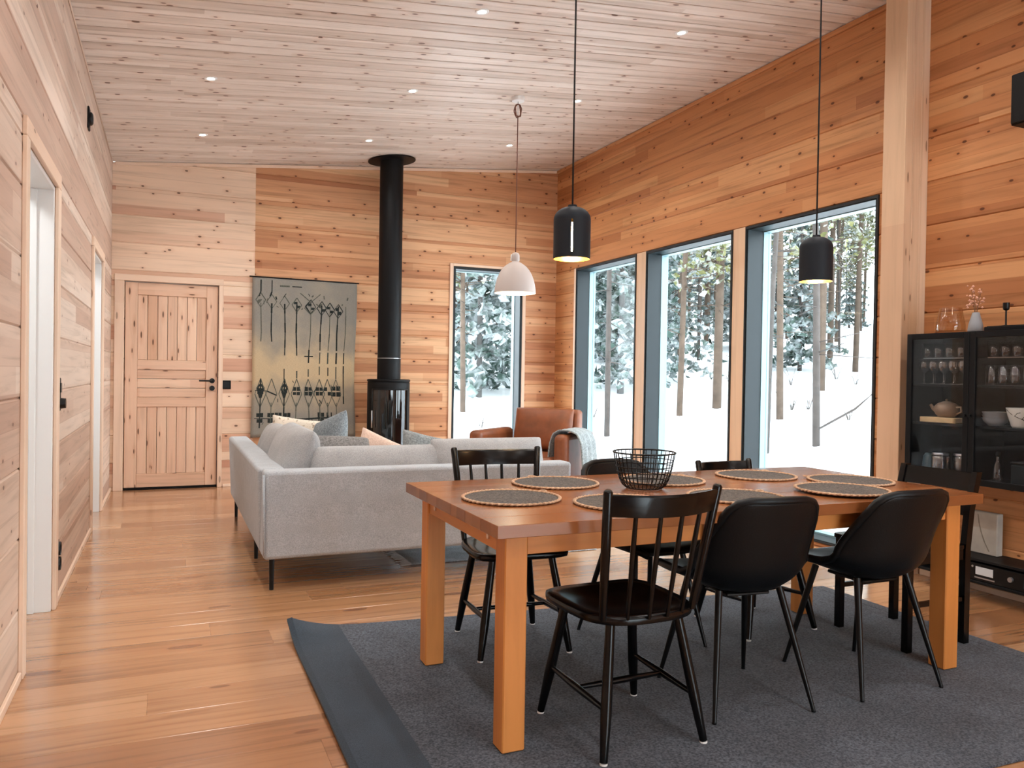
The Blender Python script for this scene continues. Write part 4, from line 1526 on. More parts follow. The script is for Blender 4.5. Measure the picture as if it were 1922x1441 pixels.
def line(mbx, pts, w):
    """flat band of yarn lying on the cloth"""
    for (x0, z0), (x1, z1) in zip(pts[:-1], pts[1:]):
        n = max(1, int(math.hypot(x1 - x0, z1 - z0) / 0.08))
        for k in range(n):
            a = (x0 + (x1 - x0) * k / n, z0 + (z1 - z0) * k / n)
            b = (x0 + (x1 - x0) * (k + 1) / n, z0 + (z1 - z0) * (k + 1) / n)
            d = Vector((b[0] - a[0], b[1] - a[1]))
            if d.length < 1e-5:
                continue
            nn = Vector((-d.y, d.x)).normalized() * (w * pr_.uniform(0.7, 1.2) / 2)
            q = [(a[0] - nn.x, a[1] - nn.y), (a[0] + nn.x, a[1] + nn.y), (b[0] + nn.x, b[1] + nn.y), (b[0] - nn.x, b[1] - nn.y)]
            vs_ = [hang(p[0], p[1], -0.0045) for p in q] + [hang(p[0], p[1], -0.001) for p in q]
            mbx.add(vs_, [(0, 1, 2, 3), (7, 6, 5, 4), (0, 4, 5, 1), (1, 5, 6, 2), (2, 6, 7, 3), (3, 7, 4, 0)])


def blob(mbx, x, z, w, h):
    line(mbx, [(x - w / 2, z), (x + w / 2, z)], h)


colx = [0.085, 0.195, 0.325, 0.45, 0.585, 0.70, 0.785, 0.875, 0.955]
for i, x in enumerate(colx):
    tall = ink if i % 2 == 1 or i in (2, 7) else soft
    line(tall, [(x, 1.90), (x + 0.006 * (-1) ** i, 1.60), (x, 1.50 if i < 2 else (1.36 if i < 4 else 1.42))], 0.014 if tall is ink else 0.009)
    # upper band of lozenges and crosses
    if i < 8:
        z = 1.93 - 0.012 * i
        d = 0.05
        mbx = soft if i < 4 else ink
        line(mbx, [(x - d, z), (x, z + 0.075), (x + d, z), (x, z - 0.075), (x - d, z)], 0.008)
        if i in (3, 4, 5, 6, 7):
            blob(ink, x - .012, z + 0.02, 0.036, 0.03)
            blob(ink, x + .016, z - 0.02, 0.036, 0.03)
    if i < 2:
        line(ink, [(x, 2.14), (x, 2.02), (x - 0.018, 1.97)], 0.012)
    elif i < 4:
        line(soft if i == 2 else ink, [(x - 0.05, 2.085), (x + 0.05, 2.085)], 0.014)
# plus sign in the ochre field
line(ink, [(0.585 - 0.045, 1.355), (0.585 + 0.045, 1.355)], 0.016)
line(ink, [(0.585, 1.425), (0.585, 1.285)], 0.018)
for x in (0.70, 0.785, 0.875, 0.955):
    line(ink if x > .8 else soft, [(x, 1.40), (x, 1.28)], 0.014)
for x, z0, z1 in ((0.32, 1.22, 1.10), (0.45, 1.2, 1.12), (0.585, 1.22, 1.14), (0.70, 1.25, 1.16), (0.79, 1.24, 1.15), (0.875, 1.25, 1.12), (0.955, 1.26, 0.85)):
    line(ink if x in (0.32, .79, .955) else soft, [(x, z0), (x, z1)], 0.012)
# lower band: lozenges with solid hearts
for i, x in enumerate(colx[:8]):
    z = 0.985
    d = 0.055
    line(soft, [(x - d, z - .03), (x, z + 0.13), (x + d, z - .03), (x, z - 0.17), (x - d, z - .03)], 0.008)
    line(ink if i in (0, 2) else soft, [(x, z + 0.13 if i in (0, 2) else z - 0.12), (x, 0.60)], 0.013 if i in (0, 2) else 0.010)
    if i in (0, 2):
        line(ink, [(x - .03, z + .04), (x, z + .07), (x + .03, z + .04), (x, z - .07), (x - .03, z + .04)], 0.022)
        blob(ink, x, z, 0.06, 0.05)
    elif i >= 3:
        s = 0.02 if i < 7 else 0.026
        for sx_ in (-1, 1):
            for sz_ in (-1, 1):
                if not (i == 6 and sx_ * sz_ > 0):
                    blob(ink, x + sx_ * s, z + sz_ * s * 1.2, s * 1.7, s * 1.9)
line(ink, [(0.03, 0.99), (0.15, 0.985), (0.25, 0.94)], 0.012)
line(ink, [(0.03, 0.70), (0.10, 0.70), (0.25, 0.695)], 0.010)
line(ink, [(0.42, 0.69), (0.55, 0.692), (0.70, 0.70), (0.92, 0.71)], 0.020)
for x in (0.085, 0.195, 0.27, 0.36, 0.71):
    for sx_ in (-1, 1):
        blob(ink, x + sx_ * 0.018, 0.735, 0.032, 0.045)
        blob(ink, x + sx_ * 0.014, 0.675, 0.030, 0.05)
for x in (0.78, 0.82, 0.93):
    line(ink, [(x, 0.76), (x, 0.63)], 0.018)
for x in colx[3:8]:
    line(soft, [(x, 0.70), (x - 0.03, 0.60), (x + 0.0, 0.55)], 0.009)
for i in range(46):
    # worn, broken yarn between the lozenges
    x = pr_.uniform(0.06, 0.97)
    z = pr_.choice((pr_.uniform(1.84, 2.02), pr_.uniform(0.84, 1.12), pr_.uniform(0.55, 0.78)))
    dx, dz = pr_.uniform(-0.03, 0.03), pr_.uniform(-0.05, 0.05)
    line(soft if pr_.random() < 0.7 else ink, [(x, z), (x + dx, z + dz)], pr_.uniform(0.006, 0.014))
for sx_ in (-1, 1):
    line(soft, [(0.585, 1.93), (0.585 + sx_ * 0.10, 2.02)], 0.008)
    line(soft, [(0.585, 1.80), (0.585 + sx_ * 0.06, 1.87)], 0.008)
blob(och, 0.90, 0.585, 0.09, 0.05)
line(ink, [(0.87, 0.70), (0.865, 0.53)], 0.02)
tag(ink.build('dark_motifs', M['ink'], wh), kind='stuff')
tag(soft.build('grey_motifs', M['ink_soft'], wh), kind='stuff')
tag(och.build('ochre_motif', M['ink_ochre'], wh), kind='stuff')

# ---------------------------------------------------------------- small things on the walls
sw = empty('light_switch', (0.545, YB, 1.046), 0, 'black square light switch beside the pine door', 'switch')
MB().box((-0.045, -0.012, -0.045), (0.045, 0, 0.045), 0.004).build('frame', M['black_matt'], sw)
MB().box((-0.032, -0.017, -0.032), (0.032, -0.0122, 0.032), 0.003).build('rocker', M['black_steel'], sw)
ws = empty('wall_sensor', (XL, 6.10, 2.885), 0, 'small black round sensor high on the left wall', 'sensor')
MB().box((0, -0.05, -0.075), (0.012, 0.05, 0.075), 0.005).build('back_plate', M['black_matt'], ws)
mb = MB().lathe([(0.0005, 0.022), (0.03, 0.02), (0.043, 0.012), (0.046, 0.0)], n=24)
o = mb.build('lens_dome', M['black_steel'], ws, smooth=True)
o.location = (0.013, 0, 0.0)
o.rotation_euler = (0, math.pi / 2, 0)
tk = empty('wall_thermostat', (XL, 4.63, 1.06), 0, 'black thermostat plate with a round dial beside the near doorway', 'thermostat')
MB().box((0, -0.035, -0.085), (0.012, 0.035, 0.085), 0.004).build('plate', M['black_matt'], tk)
mb = MB().cyl((0.0125, 0, -0.045), (0.038, 0, -0.045), 0.028, 0.025, n=24)
mb.build('dial', M['black_steel'], tk, smooth=True, angle=40)
mb = MB().box((0.0125, -0.02, 0.01), (0.018, 0.02, 0.06), 0.002)
mb.build('rocker', M['black_steel'], tk)
ol = empty('wall_outlet', (XL, 4.60, 0.24), 0, 'black double power outlet low on the left wall', 'outlet')
MB().box((0, -0.045, -0.08), (0.012, 0.045, 0.08), 0.004).build('plate', M['black_matt'], ol)
for s in (-1, 1):
    mb = MB().lathe([(0.012, 0.004), (0.03, 0.004), (0.034, 0.012), (0.036, 0.0)], n=24)
    o = mb.build('socket', M['black_steel'], ol, smooth=True, angle=40)
    o.location = (0.0125, 0, s * 0.038)
    o.rotation_euler = (0, math.pi / 2, 0)


# ================================================================ CABINET CORNER
CX0, CX1, CY0, CY1, CZ0, CZ1 = 4.0, 4.297, 2.575, 3.372, 0.642, 1.474
cb = empty('glass_cabinet', (CX0, CY0, CZ0), 0, 'black wall-hung display cabinet with two glass doors', 'cabinet')
D_, W_, H_ = CX1 - CX0, CY1 - CY0, CZ1 - CZ0
BMAT = M['black_matt']
y_mid = 2.972 - CY0
MB().box((0.02, 0, 0), (D_, 0.016, H_), 0.001).build('side_panel', BMAT, cb)
MB().box((0.02, W_ - 0.016, 0), (D_, W_, H_), 0.001).build('side_panel', BMAT, cb)
MB().box((0.02, 0.0165, 0), (D_, W_ - 0.0165, 0.018), 0.001).build('bottom_panel', BMAT, cb)
MB().box((0.02, 0.0165, H_ - 0.018), (D_, W_ - 0.0165, H_), 0.001).build('top_panel', BMAT, cb)
MB().box((D_ - 0.008, 0.0165, 0.0185), (D_, W_ - 0.0165, H_ - 0.0185)).build('back_panel', BMAT, cb)
MB().box((0.03, y_mid - 0.008, 0.0185), (D_ - 0.009, y_mid + 0.008, H_ - 0.0185)).build('divider', BMAT, cb)
SH = (1.183 - CZ0, 0.962 - CZ0)
for z in SH:
    for a, b in ((0.017, y_mid - 0.0085), (y_mid + 0.0085, W_ - 0.017)):
        MB().box((0.03, a, z - 0.014), (D_ - 0.009, b, z), 0.001).build('shelf', BMAT, cb)
zg = 1.335 - CZ0
for a, b in ((0.017, y_mid - 0.0085), (y_mid + 0.0085, W_ - 0.017)):
    MB().box((0.05, a, zg - 0.006), (D_ - 0.009, b, zg)).build('glass_shelf', M['clear'], cb)
for (a, b, hs) in ((0.001, y_mid - 0.001, 1), (y_mid + 0.001, W_ - 0.001, -1)):
    d = empty('door', (0, 0, 0), parent=cb)
    f = 0.034
    MB().box((0, a, 0), (0.0195, a + f, H_), 0.002).build('stile', BMAT, d)
    MB().box((0, b - f, 0), (0.0195, b, H_), 0.002).build('stile', BMAT, d)
    MB().box((0, a + f + .0003, 0), (0.0195, b - f - .0003, f), 0.002).build('rail', BMAT, d)
    MB().box((0, a + f + .0003, H_ - f), (0.0195, b - f - .0003, H_), 0.002).build('rail', BMAT, d)
    MB().box((0.008, a + f - .002, f - .002), (0.012, b - f + .002, H_ - f + .002)).build('pane', M['cab_pane'], d)
    ky = (b - 0.014) if hs == 1 else (a + 0.014)
    MB().cyl((0, ky, H_ * 0.45), (-0.018, ky, H_ * 0.45), 0.006, 0.009, n=12).build('knob', M['black_steel'], d, smooth=True, angle=40)


# contents ---------------------------------------------------------
def glassware(name, prof, mat, positions, labels, cat, group, flip=False):
    me = MB().lathe([(p, q) for p, q in prof], n=18).mesh(name)
    me.materials.append(mat)
    me.polygons.foreach_set('use_smooth', [True] * len(me.polygons))
    for (x, y, z), lab in zip(positions, labels):
        o = bpy.data.objects.new(name, me)
        col.objects.link(o)
        o.location = (x, y, z)
        if flip:
            o.rotation_euler = (math.pi, 0, 0)
        tag(o, lab, cat, group)


wine = [(0.0005, 0.0015), (0.03, 0.001), (0.031, 0.003), (0.006, 0.007), (0.0035, 0.02), (0.0035, 0.062), (0.012, 0.068), (0.026, 0.082), (0.032, 0.1), (0.031, 0.118), (0.027, 0.138), (0.0262, 0.138), (0.0302, 0.118), (0.0312, 0.1), (0.0252, 0.083), (0.0005, 0.071)]
tumb = [(0.0005, 0.001), (0.026, 0.001), (0.028, 0.004), (0.032, 0.108), (0.0308, 0.108), (0.0268, 0.012), (0.0005, 0.010)]
low = [(0.0005, 0.001), (0.027, 0.001), (0.030, 0.004), (0.035, 0.085), (0.0338, 0.085), (0.0288, 0.012), (0.0005, 0.010)]
wy = [3.320, 3.256, 3.192, 3.128, 3.064]
P1 = [(4.085, y, 1.1835) for y in wy] + [(4.17, y - .008, 1.1835) for y in wy]
NTH = ('first', 'second', 'third', 'fourth', 'fifth')
L1 = ['%s stemmed wine glass from the left in the front row behind the left cabinet door' % t for t in NTH] + ['%s stemmed wine glass from the left in the back row behind the left cabinet door' % t for t in NTH]
glassware('wine_glass', wine, M['clear'], P1, L1, 'wine glass', 'wine glasses behind the left cabinet door')
P2 = [(4.10, y, 1.3355) for y in (3.31, 3.235, 3.16, 3.085)]
glassware('tumbler', low, M['clear'], P2, ['%s short tumbler from the left on the glass shelf behind the left cabinet door' % t for t in NTH[:4]], 'glass', 'tumblers on the left glass shelf')
ty = [2.90, 2.832, 2.764, 2.696, 2.63]
P3 = [(4.085, y, 1.1835) for y in ty] + [(4.165, y + .012, 1.1835) for y in ty]
glassware('tumbler', tumb, M['clear'], P3, ['%s tall tumbler from the left in the front row behind the right cabinet door' % t for t in NTH] + ['%s tall tumbler from the left in the back row behind the right cabinet door' % t for t in NTH], 'glass', 'tall tumblers on the right shelf')
P4 = [(4.10, y, 1.3355) for y in ty]
glassware('tumbler', low, M['clear'], P4, ['%s short tumbler from the left on the glass shelf behind the right cabinet door' % t for t in NTH], 'glass', 'tumblers on the right glass shelf')

o = MB().prism(rounded_rect(-0.07, -0.115, 0.07, 0.115, 0.02), 0, 0.03).build('cutting_board', M['cut_wood'], bevel=0.003)
o.location = (4.12, 3.21, 0.9625)
tag(o, 'pale thick wooden board under the taupe teapot', 'board')
tp = empty('teapot', (4.12, 3.195, 0.993), 0, 'taupe ceramic teapot standing on the pale board in the cabinet', 'teapot')
MB().lathe([(0.0005, 0), (0.04, 0.001), (0.058, 0.018), (0.066, 0.042), (0.062, 0.066), (0.045, 0.082), (0.03, 0.086)], n=28).build('body', M['ceramic_taupe'], tp, smooth=True)
MB().lathe([(0.031, 0.086), (0.02, 0.092), (0.006, 0.094), (0.008, 0.104), (0.0005, 0.107)], n=20).build('lid', M['ceramic_taupe'], tp, smooth=True)
MB().tube([(0, 0.055, 0.03), (0, 0.085, 0.045), (0, 0.105, 0.07)], [0.015, 0.011, 0.008], 10).build('spout', M['ceramic_taupe'], tp, smooth=True)
MB().tube([(0, -0.058, 0.06), (0, -0.09, 0.062), (0, -0.094, 0.035), (0, -0.062, 0.022)], 0.006, 8).build('handle', M['ceramic_taupe'], tp, smooth=True)
bw_ = [(0.0005, 0.0), (0.03, 0.001), (0.034, 0.004), (0.058, 0.026), (0.066, 0.045), (0.0635, 0.045), (0.055, 0.028), (0.03, 0.008), (0.0005, 0.007)]
for i, (z, lab) in enumerate(((0.9625, 'bottom grey bowl of the stack behind the right cabinet door'), (0.979, 'middle grey bowl of the stack behind the right cabinet door'), (0.9955, 'top grey bowl of the stack behind the right cabinet door'))):
    o = MB().lathe(bw_, n=30).build('bowl', M['ceramic_grey'], smooth=True, angle=60)
    o.location = (4.10, 2.885, z)
    tag(o, lab, 'bowl', 'grey bowls stacked in the cabinet')
# white bowl with a painted dark branch
wbw = empty('serving_bowl', (4.095, 2.725, 0.9625), 0, 'white oval serving bowl with a dark branch drawing in the cabinet', 'bowl')
mb = MB()
pf = [(0.0005, 0.0), (0.62, 0.0), (0.70, 0.01), (0.92, 0.07), (1.0, 0.105), (0.96, 0.105), (0.88, 0.07), (0.66, 0.014), (0.0005, 0.012)]
N = 36
for (q, z) in pf:
    for i in range(N):
        a = 2 * math.pi * i / N
        mb.v.append((0.075 * q * math.cos(a), 0.088 * q * math.sin(a), z))
for k in range(len(pf) - 1):
    for i in range(N):
        j = (i + 1) % N
        mb.f.append((k * N + i, k * N + j, (k + 1) * N + j, (k + 1) * N + i))
mb.build('bowl_body', M['ceramic_white'], wbw, smooth=True, angle=60)


def on_bowl(t, z):
    q = 0.70 + (z - 0.01) / 0.095 * 0.30
    a = math.pi + t
    return (0.0755 * q * math.cos(a) - 0.0008, 0.0885 * q * math.sin(a), z)


MB().tube([on_bowl(-0.75, 0.094), on_bowl(-0.35, 0.074), on_bowl(0.05, 0.058), on_bowl(0.45, 0.046), on_bowl(0.7, 0.03)], 0.0022, 6).build('branch_drawing', M['black_matt'], wbw, smooth=True)
MB().tube([on_bowl(-0.1, 0.062), on_bowl(0.1, 0.078), on_bowl(0.3, 0.082)], 0.0018, 6).build('branch_drawing', M['black_matt'], wbw, smooth=True)
MB().tube([on_bowl(0.35, 0.048), on_bowl(0.5, 0.06), on_bowl(0.62, 0.072)], 0.0016, 6).build('branch_drawing', M['black_matt'], wbw, smooth=True)
# bottom shelf
jar = [(0.0005, 0.002), (0.045, 0.002), (0.05, 0.008), (0.05, 0.105), (0.042, 0.115), (0.04, 0.115), (0.047, 0.104), (0.047, 0.012), (0.0005, 0.010)]
for x, y, lab in ((4.09, 3.205, 'wide clear glass jar on the cabinet bottom behind the left door'), (4.16, 3.12, 'clear glass jar behind the wide jar on the cabinet bottom')):
    root = empty('storage_jar', (x, y, CZ0 + 0.019), 0, lab, 'jar', 'glass jars on the cabinet bottom')
    MB().lathe(jar, n=28).build('jar_body', M['clear'], root, smooth=True, angle=60)
    MB().lathe([(0.0005, 0.128), (0.043, 0.128), (0.045, 0.124), (0.045, 0.116)], n=28).build('lid', M['steel'], root, smooth=True, angle=50)
o = MB().lathe([(0.0005, 0.0), (0.034, 0.001), (0.036, 0.01), (0.027, 0.10), (0.015, 0.118), (0.0005, 0.12)], n=24).build('carafe', M['tealcloth'], smooth=True, angle=60)
o.location = (4.10, 3.292, CZ0 + 0.019)
tag(o, 'small teal tapered carafe on the cabinet bottom left of the jars', 'carafe')
sb = empty('storage_tin', (4.12, 2.70, CZ0 + 0.019), 0, 'dull grey square tin on the cabinet bottom behind the right door', 'tin')
MB().box((-0.06, -0.07, 0), (0.06, 0.07, 0.11), 0.006).build('tin_body', M['frame_dark'], sb)
MB().box((-0.062, -0.072, 0.1105), (0.062, 0.072, 0.125), 0.005).build('lid', M['black_steel'], sb)
dk = empty('cruet', (4.09, 2.86, CZ0 + 0.019), 0, 'slim glass cruet with a dark stopper behind the right door', 'cruet')
MB().lathe([(0.0005, 0.002), (0.022, 0.002), (0.024, 0.01), (0.022, 0.09), (0.010, 0.115), (0.009, 0.14)], n=20).build('bottle', M['clear'], dk, smooth=True)
MB().lathe([(0.009, 0.14), (0.012, 0.145), (0.011, 0.165), (0.0005, 0.168)], n=16).build('stopper', M['black_matt'], dk, smooth=True)

# on top ----------------------------------------------------------
TZc = CZ1 + 0.0006
av = empty('glass_vase', (4.13, 3.19, TZc), 0, 'smoky amber glass vase on top of the black cabinet', 'vase')
MB().lathe([(0.0005, 0.002), (0.070, 0.002), (0.078, 0.012), (0.077, 0.05), (0.066, 0.105), (0.058, 0.148), (0.0555, 0.148), (0.063, 0.105), (0.074, 0.05), (0.073, 0.016), (0.0005, 0.012)], n=36).build('vase_body', M['amber'], av, smooth=True, angle=60)
gv = empty('ceramic_vase', (4.13, 3.035, TZc), 0, 'slender grey ceramic vase with dried flowers on the cabinet', 'vase')
MB().lathe([(0.0005, 0.0), (0.036, 0.001), (0.04, 0.012), (0.036, 0.045), (0.024, 0.088), (0.018, 0.112), (0.015, 0.112), (0.02, 0.088), (0.0005, 0.05)], n=28).build('vase_body', M['ceramic_grey'], gv, smooth=True)
tw, pt = MB(), MB()
fr_ = random.Random(3)
for i in range(5):
    a = fr_.uniform(0, 6.28)
    sp = fr_.uniform(0.01, 0.05)
    tip = (sp * math.cos(a), sp * math.sin(a) + 0.01, fr_.uniform(0.19, 0.27))
    tw.tube([(0, 0, 0.06), (tip[0] * .3, tip[1] * .3, 0.14), tip], 0.0014, 5)
    for k in range(9):
        q = fr_.uniform(0.45, 1.0)
        c = Vector((tip[0] * q + fr_.uniform(-.022, .022), tip[1] * q + fr_.uniform(-.022, .022), 0.06 + (tip[2] - 0.06) * q + fr_.uniform(-.012, .012)))
        r_ = fr_.uniform(0.006, 0.011)
        pt.add([c + Vector(d) * r_ for d in ((1, 0, 0), (-1, 0, 0), (0, 1, 0), (0, -1, 0), (0, 0, .8), (0, 0, -.8))], [(0, 2, 4), (2, 1, 4), (1, 3, 4), (3, 0, 4), (2, 0, 5), (1, 2, 5), (3, 1, 5), (0, 3, 5)])
tw.build('stems', M['twig'], gv)
tag(pt.build('dried_blossoms', M['petal'], gv), kind='stuff')
tr = empty('candle_tray', (4.13, 2.80, TZc), 0, 'black flat box tray under the candle holder on the cabinet', 'tray')
MB().box((-0.10, -0.13, 0), (0.10, 0.115, 0.022), 0.003).build('tray_body', M['black_matt'], tr)
MB().box((-0.09, -0.12, 0.0222), (0.09, 0.105, 0.026), 0.001).build('tray_liner', M['black_steel'], tr)
ch = empty('candle_holder', (4.14, 2.868, TZc + 0.0265), 0, 'slim black candle holder on the tray above the cabinet', 'candle holder')
MB().lathe([(0.0005, 0.0), (0.03, 0.001), (0.028, 0.005), (0.006, 0.008), (0.0045, 0.012), (0.0045, 0.085)], n=24).build('stem', M['black_steel'], ch, smooth=True, angle=60)
MB().lathe([(0.0045, 0.085), (0.014, 0.09), (0.0165, 0.10), (0.0165, 0.128), (0.0135, 0.128), (0.0135, 0.104), (0.0005, 0.10)], n=24).build('cup', M['black_steel'], ch, smooth=True, angle=60)

# ---------------------------------------------------------------- low media shelf under the cabinet
ms = empty('media_shelf', (4.08, 2.0, 0.095), 0, 'long low black wall shelf under the glass cabinet', 'shelf')
SL = 1.40
MB().box((0, 0, 0), (0.218, SL, 0.014), 0.001).build('lower_board', BMAT, ms)
MB().box((0, 0, 0.122), (0.218, SL, 0.136), 0.001).build('upper_board', BMAT, ms)
for yy in (0, SL - 0.014, 0.55):
    MB().box((0.004, yy, 0.0143), (0.214, yy + 0.014, 0.1217)).build('upright', BMAT, ms)
MB().box((0.207, 0.0145, 0.0143), (0.217, SL - 0.0145, 0.1217)).build('back_board', BMAT, ms)
rc = empty('receiver', (4.088, 2.80, 0.1096), 0, 'black audio receiver with a pale display inside the low shelf', 'receiver')
MB().box((0, -0.215, 0), (0.19, 0.215, 0.095), 0.003).build('housing', M['black_steel'], rc)
MB().box((-0.002, 0.07, 0.035), (-0.0003, 0.17, 0.078)).build('display', M['display'], rc)
MB().box((-0.003, 0.06, 0.015), (-0.0003, 0.175, 0.022)).build('trim_line', M['steel'], rc)
mb = MB().cyl((0, -0.03, 0.05), (-0.012, -0.03, 0.05), 0.014, 0.013, n=20)
mb.build('knob', M['steel'], rc, smooth=True, angle=40)
MB().cyl((0, 0.187, 0.075), (-0.005, 0.187, 0.075), 0.006, n=12).build('button', M['steel'], rc, smooth=True, angle=40)
MB().box((-0.002, -0.19, 0.02), (-0.0003, -0.10, 0.08)).build('panel', M['frame_light'], rc)
gb = empty('stone_lantern', (4.245, 3.04, 0.2316), 0, 'grey marbled stone block box standing on the low black shelf', 'box')
MB().box((-0.025, -0.095, 0), (0.025, 0.095, 0.235), 0.004).build('block', M['stone'], gb)
mb = MB()
pth = [(0.02, 0.22), (0.012, 0.17), (-0.002, 0.12), (-0.022, 0.07), (-0.05, 0.02)]
for (a0_, z0_), (a1_, z1_) in zip(pth[:-1], pth[1:]):
    mb.add([(-0.0255, a0_ - .003, z0_), (-0.0255, a0_ + .003, z0_), (-0.0255, a1_ + .004, z1_), (-0.0255, a1_ - .004, z1_), (-0.024, a0_ - .003, z0_), (-0.024, a0_ + .003, z0_), (-0.024, a1_ + .004, z1_), (-0.024, a1_ - .004, z1_)], [(0, 1, 2, 3), (0, 4, 5, 1), (1, 5, 6, 2), (2, 6, 7, 3), (3, 7, 4, 0)])
mb.build('marble_vein', M['stone_dark'], gb)

# ---------------------------------------------------------------- wall speaker
sp = empty('wall_speaker', (4.06, 2.6, 2.555), 0, 'black box loudspeaker high on the right wall', 'speaker')
MB().box((0.012, 0, 0), (0.235, 0.22, 0.268), 0.004).build('cabinet_box', M['black_matt'], sp)
MB().box((0.0, 0.006, 0.006), (0.0117, 0.214, 0.262), 0.003).build('grille', M['black_leather'], sp)


# ================================================================ OUTSIDE: SNOWY SLOPE AND FOREST
def ground_z(x, y):
    D = 0.398 * x + 0.917 * y
    z = -0.91 + 0.11 * max(D, 2.0)
    dx = max(x - (XR + 0.6), 0.0)
    dy = max(y - (YB + 0.6), 0.0)
    near = math.hypot(dx, dy)
    low = -0.35 + 0.02 * near
    z = max(min(z, low + near * 0.11), -0.5)
    z += 0.10 * noise.noise(Vector((x * 0.35, y * 0.35, 0.0))) * min(near / 3, 1) + 0.35 * noise.noise(Vector((x * 0.07, y * 0.07, 4.0))) * min(near / 14, 1)
    return z


mb = MB()
NU, NV = 90, 90


def gpt(u, v):
    x = -14 + 90 * u ** 1.25
    y = -12 + 100 * v ** 1.25
    if XL - 1.6 < x < XR + 0.3 and YF - 0.2 < y < YB + 0.3:
        return (x, y, -0.5)
    return (x, y, ground_z(x, y))


mb.grid(NU, NV, gpt)
gr = mb.build('ground', M['snow'], None, smooth=True)
tag(gr, 'snow covered slope rising towards the forest', kind='structure')


def quad(mb, c, size, rg_, droop=0.35):
    d = Vector((rg_.uniform(-1, 1), rg_.uniform(-1, 1), rg_.uniform(-droop - .2, 0.25))).normalized()
    n = d.orthogonal().normalized()
    n = (Matrix.Rotation(rg_.uniform(0, 6.28), 3, d) @ n)
    a, b = d * size, n * size * 0.42
    mb.add([c - a * .5 - b * .4, c - a * .2 + b, c + a * .5, c - a * .1 - b], [(0, 1, 2, 3)])


def spruce_mesh(h, seed):
    rg_ = random.Random(seed)
    tr_, fo = MB(), MB()
    tr_.tube([(0, 0, -0.4), (0, 0, h * .5), (0, 0, h)], [h * 0.008, h * 0.005, 0.01], 7)
    lv = int(h * 2.3)
    for i in range(lv):
        t = i / lv
        z = h * (0.07 + 0.93 * t)
        L = (h * 0.13) * (1 - t) ** 0.85 + 0.12
        nb = max(4, int(8 * (1 - t) + 3))
        for b in range(nb):
            a = rg_.uniform(0, 6.28)
            for k in range(15):
                q = (k + rg_.uniform(0.2, 1)) / 15
                c = Vector((math.cos(a) * L * q, math.sin(a) * L * q, z - L * q * 0.38 + rg_.uniform(-.08, .08)))
                c += Vector((rg_.uniform(-.13, .13), rg_.uniform(-.13, .13), 0))
                quad(fo, c, rg_.uniform(0.13, 0.30) * (0.7 + 0.4 * (1 - t)), rg_)
    return tr_, fo


def pine_mesh(h, seed, crown=0.45):
    rg_ = random.Random(seed)
    tr_, fo = MB(), MB()
    bx, by = rg_.uniform(-.25, .25), rg_.uniform(-.25, .25)
    pts = [(0, 0, -0.5), (bx * .3, by * .3, h * .3), (bx, by, h * .65), (bx * .6, by * .6, h)]
    tr_.tube(pts, [h * 0.0066, h * 0.0055, h * 0.004, 0.012], 8)
    for i in range(int(h * 1.5)):
        z = h * rg_.uniform(0.14, crown + .05)
        a = rg_.uniform(0, 6.28)
        l = rg_.uniform(0.3, 1.0)
        tr_.tube([(0, 0, z), (math.cos(a) * l, math.sin(a) * l, z + rg_.uniform(-.25, .2))], [0.012, 0.005], 4)
    for i in range(int(h * 5.5)):
        t = rg_.random() ** 0.8
        z = h * (crown + (1 - crown) * t)
        a = rg_.uniform(0, 6.28)
        L = (0.55 + 1.35 * math.sin(math.pi * min(1, 0.18 + 0.8 * t))) * rg_.uniform(0.4, 1.0)
        c0 = Vector((math.cos(a) * L, math.sin(a) * L, z))
        tr_.tube([(bx * .6, by * .6, z - .15), c0], [0.02, 0.006], 4)
        for k in range(34):
            c = c0 + Vector((rg_.gauss(0, .27), rg_.gauss(0, .27), rg_.gauss(0, .16)))
            quad(fo, c, rg_.uniform(0.10, 0.22), rg_, 0.1)
    return tr_, fo


def proto(maker, args, barkm, leafm):
    t, f = maker(*args)
    tm = t.mesh('trunk'); tm.materials.append(barkm)
    tm.polygons.foreach_set('use_smooth', [True] * len(tm.polygons))
    fm = f.mesh('foliage'); fm.materials.append(leafm)
    return tm, fm


SPR = [proto(spruce_mesh, (11, 1), M['bark_dark'], M['needle_spruce']), proto(spruce_mesh, (8, 2), M['bark_dark'], M['needle_spruce']), proto(spruce_mesh, (14, 3), M['bark_dark'], M['needle_spruce'])]
PIN = [proto(pine_mesh, (13, 4, 0.28), M['bark'], M['needle_pine']), proto(pine_mesh, (15, 5, 0.32), M['bark'], M['needle_pine']), proto(pine_mesh, (11, 6, 0.25), M['bark'], M['needle_pine'])]
THIN = [proto(pine_mesh, (9, 7, 0.42), M['bark_dark'], M['needle_pine'])]


def tree(kind, pr_mesh, x, y, label, group, s=1.0, rz=0.0):
    root = empty(kind, (x, y, ground_z(x, y)), rz, label, 'tree', group)
    root.scale = (s, s, s)
    for nm, me in zip(('trunk', 'foliage'), pr_mesh):
        o = bpy.data.objects.new(nm, me)
        col.objects.link(o)
        o.parent = root
    return root


